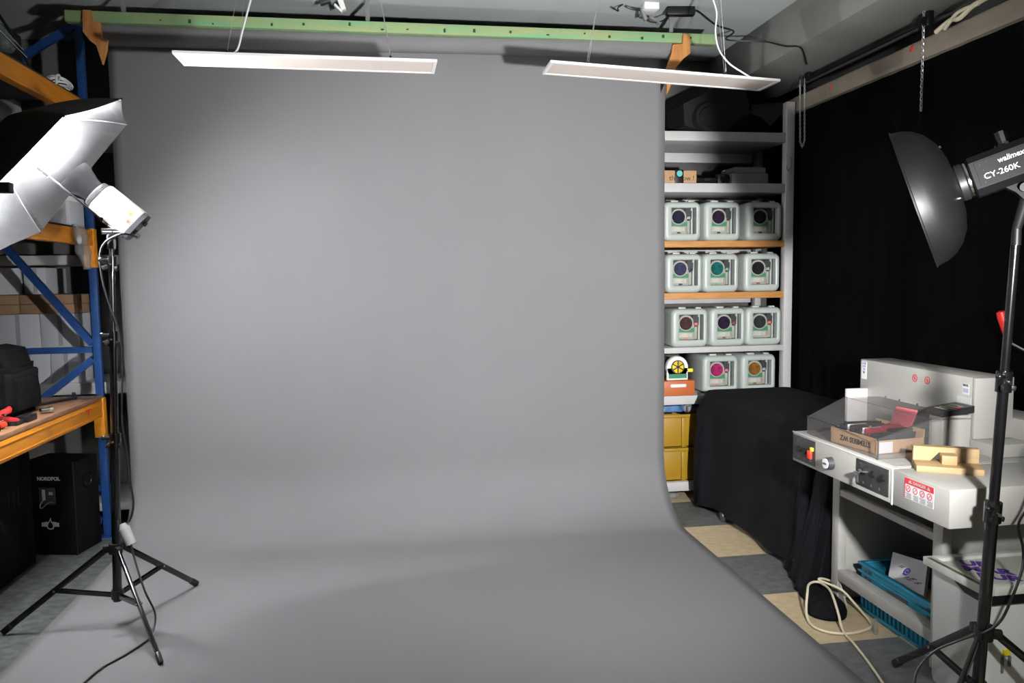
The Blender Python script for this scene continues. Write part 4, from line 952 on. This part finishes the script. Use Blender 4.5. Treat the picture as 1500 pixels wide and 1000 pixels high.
# control tower and guard
tw = part('control_tower', MB().box(2.14, 2.268, 2.685, 2.762, ZT_ + .001, .945, .004), M_mach, gc)
part('tower_head', MB().prism([(2.128, 2.768, .946), (2.262, 2.768, .958), (2.262, 2.768, .985), (2.128, 2.768, .968)], (0, -.105, 0)), M_panel, tw, 'black keypad head')
kp = MB()
for i in range(4):
    for j in range(3):
        kp.box(2.145 + i * .022, 2.162 + i * .022, 2.684 + j * .022 - .004, 2.70 + j * .022 - .004, .971 + i * .0028, .974 + i * .0028, .0008)
part('keypad', kp, M_plate, tw)
part('red_key', MB().box(2.190, 2.205, 2.667, 2.675, .977, .981, .001), M_redsw, tw)
part('side_guide', MB().box(2.165, 2.272, 3.362, 3.385, ZT_, .957, .003), M_white, gc, 'white side guide plate')
gd = MB()
gy0, gy1 = 2.628, 3.136
def pane(ps, v): gd.prism(ps, v)
pane([(1.825, gy0, .800), (1.825, gy1, .800), (1.825, gy1, .879), (1.825, gy0, .879)], (.004, 0, 0))
pane([(1.830, gy0, .876), (1.830, gy1, .876), (2.05, gy1 + .07, .944), (2.05, gy0, .944)], (0, 0, .004))
pane([(2.052, gy0, .944), (2.052, gy1 + .07, .944), (2.262, gy1 + .12, .930), (2.262, gy0 + .05, .930)], (0, 0, .004))
pane([(1.830, gy0, .800), (2.05, gy0, .800), (2.05, gy0, .942), (1.830, gy0, .876)], (0, .004, 0))
pane([(1.830, gy1, .800), (2.05, gy1 + .07, .800), (2.05, gy1 + .07, .942), (1.830, gy1, .876)], (0, .004, 0))
gpt = part('guard_hood', gd, M_hood, gc, 'smoky transparent safety hood')
part('hood_edge', MB().tube([(1.824, gy0 - .001, .800), (1.824, gy0 - .001, .882)], .0025, 6, 1).tube([(1.824, gy0, .880), (1.824, gy1, .880)], .0018, 6, 1).tube([(1.826, gy0, .880), (2.05, gy0, .948)], .0018, 6, 1), M_dark, gpt)
for y in (2.70, 2.85, 3.0, 3.12, 3.22): part('hinge_screw', MB().cyl((2.266, y, .937), (2.272, y, .937), .005, n=10), M_chrome, gpt)

# cardboard box with booklets under the hood
cb = V((1.965, 2.845, ZT_ + .0025)); ca = math.atan2(2.70 - 2.96, 1.875 - 1.842)
bl, bw, bh = .262, .235, .066
kb2 = thing('cardboard_box', 'open cardboard tray of booklets under the cutter hood', 'box', cb, ca)
part('box_wall', MB().box(-bl / 2, bl / 2, -bw / 2, -bw / 2 + .004, 0, bh).box(-bl / 2, bl / 2, bw / 2 - .004, bw / 2, 0, bh + .02).box(-bl / 2, -bl / 2 + .004, -bw / 2, bw / 2, 0, bh).box(bl / 2 - .004, bl / 2, -bw / 2, bw / 2, 0, bh - .012).box(-bl / 2, bl / 2, -bw / 2, bw / 2, 0, .004), M_kraft, kb2, local=True)
part('lettering', text_mesh('STEMBEIS WZ', .030, (.015, -bw / 2 - .0008, bh * .50), (-1, 0, 0), (0, 0, -1), sx=.95, bold=.0006), M_ink, kb2, 'upside-down dark lettering', local=True)
part('white_patch', MB().box(bl / 2, bl / 2 + .0012, -bw / 2 + .01, -bw / 2 + .08, .004, .048), M_paperw, kb2, local=True)
part('lettering', text_mesh('FRAGILE', .016, (bl / 2 + .0015, .08, .022), (0, 1, 0), (0, 0, 1)), M_ink, kb2, local=True)
bkm = [mat('booklet_black', (.015, .015, .016), .4, var=.2), mat('booklet_red', (.24, .02, .025), .4, var=.2), mat('booklet_grey', (.40, .40, .40), .4, var=.2)]
Mb = Matrix.Translation(cb) @ Matrix.Rotation(ca, 4, 'Z')
bcount = 0
for rowi, (y0, words) in enumerate(((-.068, 'in the front row'), (.040, 'in the back row'))):
    for k in range(14):
        x = -bl / 2 + .014 + k * .0172
        mm = bkm[1] if (k in (6, 7, 8, 9) and rowi == 1) or (rowi == 0 and k in (10, 11)) else (bkm[2] if k % 5 == 4 else bkm[0])
        cn = {bkm[0]: 'black', bkm[1]: 'dark red', bkm[2]: 'grey'}[mm]
        lean = .18
        mb = MB(); mb.box(-.0034, .0034, -.045, .045, 0, .068 + .018 * random.random(), .001, Matrix.Translation((x, y0, .010)) @ Matrix.Rotation(lean, 4, 'Y'))
        me = mb.mesh('booklet'); me.transform(Mb)
        solo('booklet', me, mm, 'thin %s booklet upright %s of the tray under the hood' % (cn, words), 'booklet', group='%s booklets %s of the tray' % (cn, words))
mb = MB(); mb.box(-.055, .055, -.0035, .0035, 0, .105, .001, Matrix.Translation((.01, .098, .055)) @ Matrix.Rotation(-.45, 4, 'X'))
me = mb.mesh('folder'); me.transform(Mb)
solo('red_folder', me, mat('pale_red_card', (.50, .12, .14), .5, var=.1), 'pale red card sleeve leaning at the back of the booklet tray', 'folder')

# wooden jogging block on the side table
jd = V((.866, -.5, 0)); jn = V((.5, .866, 0)); j0 = V((1.853, 2.447, ZT_))
ja = math.atan2(jd.y, jd.x)
jg = thing('wooden_jogger', 'light pine jogging block lying on the cutter side table', 'block', j0, ja)
part('base_board', MB().box(0, .213, 0, .135, 0, .022, .0015), M_pine, jg, local=True)
part('back_fence', MB().loft([[(0, y, .022), (.056, y, .022), (.085, y, .055), (.127, y, .055), (.140, y, .030), (.140, y, .022), (.213, y, .022), (.213, y, .074), (0, y, .074)] for y in (.098, .134)]), M_pine, jg, local=True, ang=20)
part('centre_block', MB().box(.086, .135, .040, .097, .022, .056, .002), M_pine, jg, local=True)

# blue crate with papers behind the lower rail
bx0, bx1, by0, by1 = 2.066, 2.44, 2.572, 3.075
bc = thing('stacking_crate', 'blue plastic crate standing under the paper cutter', 'crate', ((bx0 + bx1) / 2, (by0 + by1) / 2, 0))
h = .215; wl = MB()
for x0, x1, y0, y1 in ((bx0, bx0 + .008, by0, by1), (bx1 - .008, bx1, by0, by1), (bx0, bx1, by0, by0 + .008), (bx0, bx1, by1 - .008, by1)): wl.box(x0, x1, y0, y1, .004, h, .002)
wl.box(bx0, bx1, by0, by1, .0, .01)
part('crate_wall', wl, M_bluec, bc)
part('rim', MB().box(bx0 - .012, bx0 + .01, by0 - .01, by1 + .01, h - .012, h, .003).box(bx0 - .012, bx0, by0 - .01, by1 + .01, h - .045, h - .038, .002).box(bx1 - .01, bx1 + .01, by0 - .01, by1 + .01, h - .012, h, .003).box(bx0, bx1, by1 - .01, by1 + .010, h - .012, h, .003).box(bx0, bx1, by0 - .010, by0 + .01, h - .012, h, .003), M_bluec, bc)
rbm = MB()
for k in range(17):
    y = by0 + .03 + k * .0275; rbm.box(bx0 - .009, bx0, y, y + .008, .018, .085, .001)
rbm.box(bx0 - .011, bx0, by0 + .005, by1 - .005, .085, .097, .002).box(bx0 - .011, bx0, by0 + .005, by1 - .005, .004, .018, .002)
part('wall_ribs', rbm, M_bluec, bc)
for y0 in (by0 + .02, by1 - .075):
    gm = MB()
    for i in range(2):
        for j in range(3): gm.box(bx0 - .002, bx0 + .0005, y0 + i * .030, y0 + i * .030 + .020, .105 + j * .032, .105 + j * .032 + .020)
    part('corner_slots', gm, M_dark, bc)
part('hand_hold', MB().box(bx0 - .006, bx0 - .0002, 2.755, 2.885, .145, .178, .004), M_dark, bc)
pp = thing('paper_bag', 'white printed paper bag lying in the blue crate', 'bag', (2.2, 2.72, .08))
b0, b1, b2, b3 = atX(1300, 850, 2.115), atX(1353, 872, 2.115), atX(1359, 824, 2.20), atX(1308, 808, 2.20)
part('bag_sheet', MB().prism([b0, b1, b2, b3], V((.012, .0, -.02))), M_paperw, pp)
pn = (b1 - b0).cross(b3 - b0).normalized()
if pn.dot(CAM - b0) < 0: pn = -pn
pcn = (b0 + b1 + b2 + b3) / 4 + pn * .003
part('round_print', MB().lathe([(.012, 0), (.018, 0), (.018, .001), (.012, .001)], pcn, pn, 20, False, False).sphere(pcn, .006, 8), M_purple, pp)
pm = MB()
for k in range(9):
    a_ = pcn + (b0 - b1) * (.25 - .07 * k) + (b3 - b0) * (-.25 + .35 * random.random()); pm.bar(a_, a_ + (b1 - b0) * .12 + (b3 - b0) * .12 * random.random(), .001, .004)
part('printed_marks', pm, M_grey, pp)
part('bag_body', MB().box(2.13, 2.40, 2.62, 2.90, .03, .13, .02), M_paperw, pp)
solo('cardboard_sheet', MB().prism([(2.095, 2.60, .165), (2.095, 2.86, .172), (2.17, 2.88, .20), (2.17, 2.60, .195)], (0, 0, .006)), M_kraftd, 'brown cardboard sheet lying in the blue crate', 'cardboard')
fo = bag('x', (2.12, 2.625, .171), (.06, .07, .11), '', '', seed=21)
solo('foil_bag', fo, M_chrome, 'crumpled silver foil bag at the near end of the blue crate', 'bag', ang=60)
solo('clear_tube', MB().cyl(atZ(1283, 916, .036) + V((0, 0, -.036)), atZ(1283, 916, .036) + V((.0, 0, .03)), .009, n=14), M_clear, 'short clear plastic tube standing on the tan floor', 'tube')

# white bin with a screen printing frame on top
wb = thing('storage_bin', 'white plastic bin on the floor at the cutter right leg', 'bin', (2.175, 2.33, 0))
part('bin_body', MB().loft([[(2.175 + a_, 2.333 + b_, z) for a_, b_ in rrect(w_, d_, .02, 4)] for w_, d_, z in ((.45, .255, .0), (.46, .265, .02), (.475, .272, .436))]), M_bin, wb)
part('bin_rim', MB().prism([(1.932, 2.187, .437), (1.932, 2.36, .437), (1.932, 2.29, .405), (1.932, 2.187, .402)], (.02, 0, 0)).box(1.932, 2.42, 2.183, 2.20, .402, .437, .003), M_blackp, wb, 'black front rim')
ys = atY(1474, 955, 2.195)
part('yellow_sticker', MB().box(ys.x - .012, ys.x + .012, 2.190, 2.199, ys.z - .010, ys.z + .010), M_yel, wb)
part('barcode_strip', MB().box(ys.x - .016, ys.x - .010, 2.192, 2.199, ys.z - .07, ys.z - .015).box(ys.x + .010, ys.x + .018, 2.192, 2.199, ys.z - .05, ys.z - .015), M_grey, wb)
sf = thing('screen_frame', 'paint-stained white screen printing frame lying on the white bin', 'frame', (2.175, 2.33, .4375))
fx0, fx1, fy0, fy1, fz = 1.915, 2.43, 2.176, 2.480, .4375
part('frame_bar', MB().box(fx0, fx0 + .035, fy0, fy1, fz, fz + .03, .003).box(fx1 - .035, fx1, fy0, fy1, fz, fz + .03, .003).box(fx0 + .035, fx1 - .035, fy0, fy0 + .035, fz, fz + .03, .003).box(fx0 + .035, fx1 - .035, fy1 - .035, fy1, fz, fz + .03, .003), M_frame, sf)
ms = part('screen_mesh', MB().box(fx0 + .03, fx1 - .03, fy0 + .03, fy1 - .03, fz + .014, fz + .018), M_poster, sf, 'pale green screen')
lx = V((.90, -.44, 0)); ly = V((.44, .90, 0))
for s_, y_, x_ in (('UR', 2.400, 2.065), ('MAR', 2.338, 2.062), ('EUR', 2.274, 2.055)):
    part('lettering', text_mesh(s_, .066, (x_, y_, fz + .0188), lx, ly, bold=.003, sx=1.15), M_purple, ms, 'purple stencil letters')
part('stain', MB().box(fx0 + .002, fx0 + .016, fy0 + .03, fy1 - .02, fz + .0302, fz + .031), mat('green_brown_stain', (.14, .17, .08), .7, c2=(.08, .06, .03), vscale=30), sf)

# beige cable loop on the floor at the right
bcb = [(2.05, 3.236, .05), (1.965, 3.216, .085), (1.935, 3.20, .088), (1.955, 3.16, .085), (1.99, 3.10, .075), (2.025, 3.06, .03), (2.012, 2.93, .0085), (1.985, 2.875, .0085), (1.93, 2.845, .0085), (1.86, 2.832, .0085), (1.787, 2.852, .0085), (1.747, 2.905, .0085), (1.752, 2.97, .0085), (1.775, 3.03, .030), (1.82, 3.10, .075), (1.875, 3.18, .080), (1.93, 3.20, .078), (1.935, 3.12, .080), (1.90, 3.02, .075), (1.875, 2.945, .045), (1.855, 2.89, .018), (1.838, 2.84, .0085), (1.822, 2.75, .0085), (1.795, 2.63, .0085), (1.757, 2.49, .0085), (1.71, 2.34, .0085)]
solo('extension_cord', MB().tube(bcb, .0055), M_beige, 'beige cable lying in a loop on the tan and grey floor', 'cable')

# lever press behind the cutter, at the right edge
lv = thing('lever_press', 'dark lever press with red handle behind the paper cutter', 'press', (2.65, 2.62, 0))
part('column', MB().box(2.62, 2.69, 2.35, 2.44, 0, 1.05, .006), M_blackp, lv)
part('press_base', MB().box(2.612, 2.70, 2.30, 2.75, 0, .10, .006), M_blackp, lv)
part('red_arm', MB().bar((2.66, 2.40, .93), (2.66, 2.40, 1.10), .035, .05, bev=.006).bar((2.655, 2.39, 1.05), (2.665, 2.33, .88), .03, .04, bev=.006), M_red, lv, 'red enamelled arm')
part('lever', MB().cyl((2.66, 2.40, 1.02), (2.606, 2.885, 1.212), .007, n=12), M_chrome, lv)
g0, g1 = V((2.606, 2.885, 1.210)), V((2.575, 2.90, 1.340))
part('grip', MB().lathe([(.006, -.01), (.013, .0), (.016, .05), (.021, .11), (.019, .135), (.010, .140)], g0, g1 - g0, 20), M_red, lv, 'red plastic grip')

# ------------------------------------------------------------------ ceiling fittings
def cp(x, y, z=3.1): return atZ(x, y, z)
jb = thing('junction_box', 'small white junction box on the ceiling with loose wires', 'junction box', cp(950, 10))
c = cp(951, 12, 3.08)
part('box_cover', MB().box(c.x - .045, c.x + .045, c.y - .05, c.y + .06, 3.06, 3.1, .004), M_white, jb)
part('loose_wire', MB().tube([c + V((-.03, 0, -.01)), c + V((-.10, -.01, -.012)), c + V((-.14, -.01, .0))], .007).tube([c + V((-.16, 0, .015)), c + V((-.19, 0, -.005)), c + V((-.185, .01, -.02)), c + V((-.22, .01, .0))], .004), M_bcord, jb)
part('hook', MB().bar(c + V((-.05, 0, -.005)), c + V((-.02, .0, -.07)), .03, .02, bev=.004).bar(c + V((-.0, 0, -.05)), c + V((.07, .02, -.08)), .03, .012, bev=.004), M_grey, jb)
ad = thing('power_adapter', 'black power adapter on the ceiling beside the junction box', 'adapter', cp(997, 18))
a0, a1 = cp(976, 17, 3.075), cp(1017, 17, 3.075)
part('adapter_body', MB().bar(a0, a1, .05, .05, bev=.006), M_blackp, ad)
part('adapter_cord', MB().tube([a0 + V((.02, 0, -.01)), a0 + V((-.03, -.02, -.06)), a0 + V((-.10, -.02, -.07)), a0 + V((-.16, -.02, -.04))], .004), M_bcord, ad)
part('output_cord', MB().tube([a1, a1 + V((.03, .0, .0)), cp(1050, 37, 3.08), cp(1075, 46, 3.06), V((2.10, 4.62, 2.98)), atX(1120, 61, 2.30), atX(1150, 67.5, 2.345), atX(1168, 68, 2.354), V((2.42, 4.28, 2.826)), V((2.60, 4.55, 2.826)), atX(1172, 71, 2.715), atX(1176, 85, 2.715), atX(1177, 100, 2.715), atX(1173, 116, 2.715)], .0048), M_bcord, ad)
lf = thing('ceiling_hook', 'folded white bracket on the ceiling above the left light panel', 'bracket', cp(495, 0))
c = cp(498, 6, 3.07)
part('white_plate', MB().bar(c + V((.0, 0, .03)), c + V((.02, .0, -.035)), .04, .03, bev=.004).bar(c + V((-.03, 0, -.005)), c + V((.01, 0, -.045)), .04, .012, bev=.003), M_white, lf)
part('dark_clip', MB().bar(c + V((-.11, 0, .0)), c + V((-.055, .0, .02)), .04, .025, bev=.003), M_dark, lf)
rl_ = thing('curtain_rail', 'black metal rail under the concrete beam at the right', 'rail', (2.72, 4.2, 2.78))
part('rail_bar', MB().bar((2.72, 3.62, 2.790), (2.72, 4.76, 2.790), .016, .020, bev=.002), M_blackp, rl_)
part('end_clamp', MB().box(2.70, 2.735, 3.58, 3.66, 2.755, 2.832, .006).cyl((2.69, 3.63, 2.79), (2.69, 3.59, 2.78), .022, n=12), M_blackp, rl_)
part('end_clamp', MB().box(2.71, 2.735, 4.72, 4.76, 2.78, 2.832, .006), M_blackp, rl_)
def chain(name, p, n, label, loop=False):
    t = thing(name, label, 'chain', (p[0], p[1], p[2] - n * .0125))
    return t
tube_c = MB()
def link(c, ver, s=.011, r=.0022, mb=None):
    pts = []
    for i in range(10):
        a_ = 2 * PI * i / 10; x = math.cos(a_) * s * .55; z = math.sin(a_) * s
        pts.append(V(c) + (V((x, 0, z)) if ver else V((0, x, z))))
    mb.tube(pts, r, 5, 1, True)
chm = MB(); yc_ = 3.60
for k in range(30): link((2.69, yc_, 2.825 - k * .0165), k % 2 == 0, mb=chm)
solo('hanging_chain', chm, M_wire, 'single steel chain hanging down in front of the black curtain', 'chain')
chm = MB(); top = atX(1176, 126, 2.69)
bp0 = atX(1172, 126, 2.69); bp1 = atX(1178.5, 126, 2.69); bpm = atX(1175.2, 215, 2.69)
for side_ in (bp0, bp1):
    L = 30
    for k in range(L):
        f = k / (L - 1); b_ = bpm + (side_ - bp0.lerp(bp1, .5)) * (.9 if f < .93 else .9 * (1 - f) / .07)
        link(side_.lerp(V((side_.x, bpm.y + (side_.y - bp0.lerp(bp1, .5).y) * (1 if f < .9 else (1 - f) / .1), bpm.z)), f), k % 2 == 0, .009, .0016, chm)
chm.cyl(bp0 + V((0, 0, .005)), V((bp0.x, bp0.y, 2.79)), .002, n=6).cyl(bp1 + V((0, 0, .005)), V((bp1.x, bp1.y, 2.79)), .002, n=6)
solo('blind_chain', chm, M_wire, 'thin looped pull chain hanging from the end of the black rail', 'chain')
for (x, y), lab in (((1219, 127), 'red clip on the beige ledge near the looped chain'), ((1338, 70), 'red clip on the beige ledge beside the single chain')):
    p = atX(x, y, 2.704)
    solo('red_clip', MB().bar(p + V((-.004, .0, .014)), p + V((-.004, .008, -.018)), .010, .012, bev=.003).bar(p + V((-.006, .0, -.003)), p + V((-.006, .02, -.012)), .007, .007, bev=.002), M_red, lab, 'clip')
p = atX(1420, 15, 2.69)
solo('cable_bundle', MB().tube([p + V((0, .22, -.03)), p + V((0, .12, -.005)), p + V((-.01, .05, -.02)), p + V((0, -.02, .012)), p + V((0, -.12, .02))], .012).tube([p + V((0, .16, -.035)), p + V((-.01, .06, .01)), p + V((0, -.06, .01))], .009), M_beige, 'pale cables tied along the beige ledge at the top right', 'cable')

# ------------------------------------------------------------------ lights
def sph(name, loc, e, r, c=(1, 1, 1)):
    l = bpy.data.lights.new(name, 'POINT'); l.energy = e; l.shadow_soft_size = r; l.color = c
    o = bpy.data.objects.new(name, l); col.objects.link(o); o.location = loc; return o

sph('umbrella_flash_tube', HO + UN * .024 + V((0, .05, 0)), 1400, .022)
def area(name, loc, tgt, e, s, c=(1, 1, 1)):
    l = bpy.data.lights.new(name, 'AREA'); l.energy = e; l.shape = 'DISK'; l.size = s; l.color = c
    o = bpy.data.objects.new(name, l); col.objects.link(o); o.location = loc
    o.rotation_euler = (V(tgt) - V(loc)).to_track_quat('-Z', 'Y').to_euler(); return o
def spot(name, loc, tgt, e, rad, ang, blend, c=(1, 1, 1)):
    l = bpy.data.lights.new(name, 'SPOT'); l.energy = e; l.shadow_soft_size = rad; l.spot_size = math.radians(ang); l.spot_blend = blend; l.color = c
    o = bpy.data.objects.new(name, l); col.objects.link(o); o.location = loc
    o.rotation_euler = (V(tgt) - V(loc)).to_track_quat('-Z', 'Y').to_euler(); return o
spot('dish_flash_tube', DC - DN * .085, DC - DN * .085 + V((-.58, .76, -.25)), 40, .03, 150, .55, (1.0, .985, .975))
spot('key_flash', (1.22, .85, 1.47), (.90, 4.6, 1.48), 900, .045, 92, 1.0)
sph('key_flash_spill', (1.22, .85, 1.47), 75, .045)
w = bpy.data.worlds.new('dark_room'); scene.world = w; w.use_nodes = True
bg = w.node_tree.nodes['Background']; bg.inputs['Color'].default_value = (.9, .95, 1, 1); bg.inputs['Strength'].default_value = 0.007

vs = scene.view_settings
vs.view_transform = 'Standard'; vs.look = 'None'; vs.exposure = 0.0; vs.gamma = 1.0; vs.use_curve_mapping = False
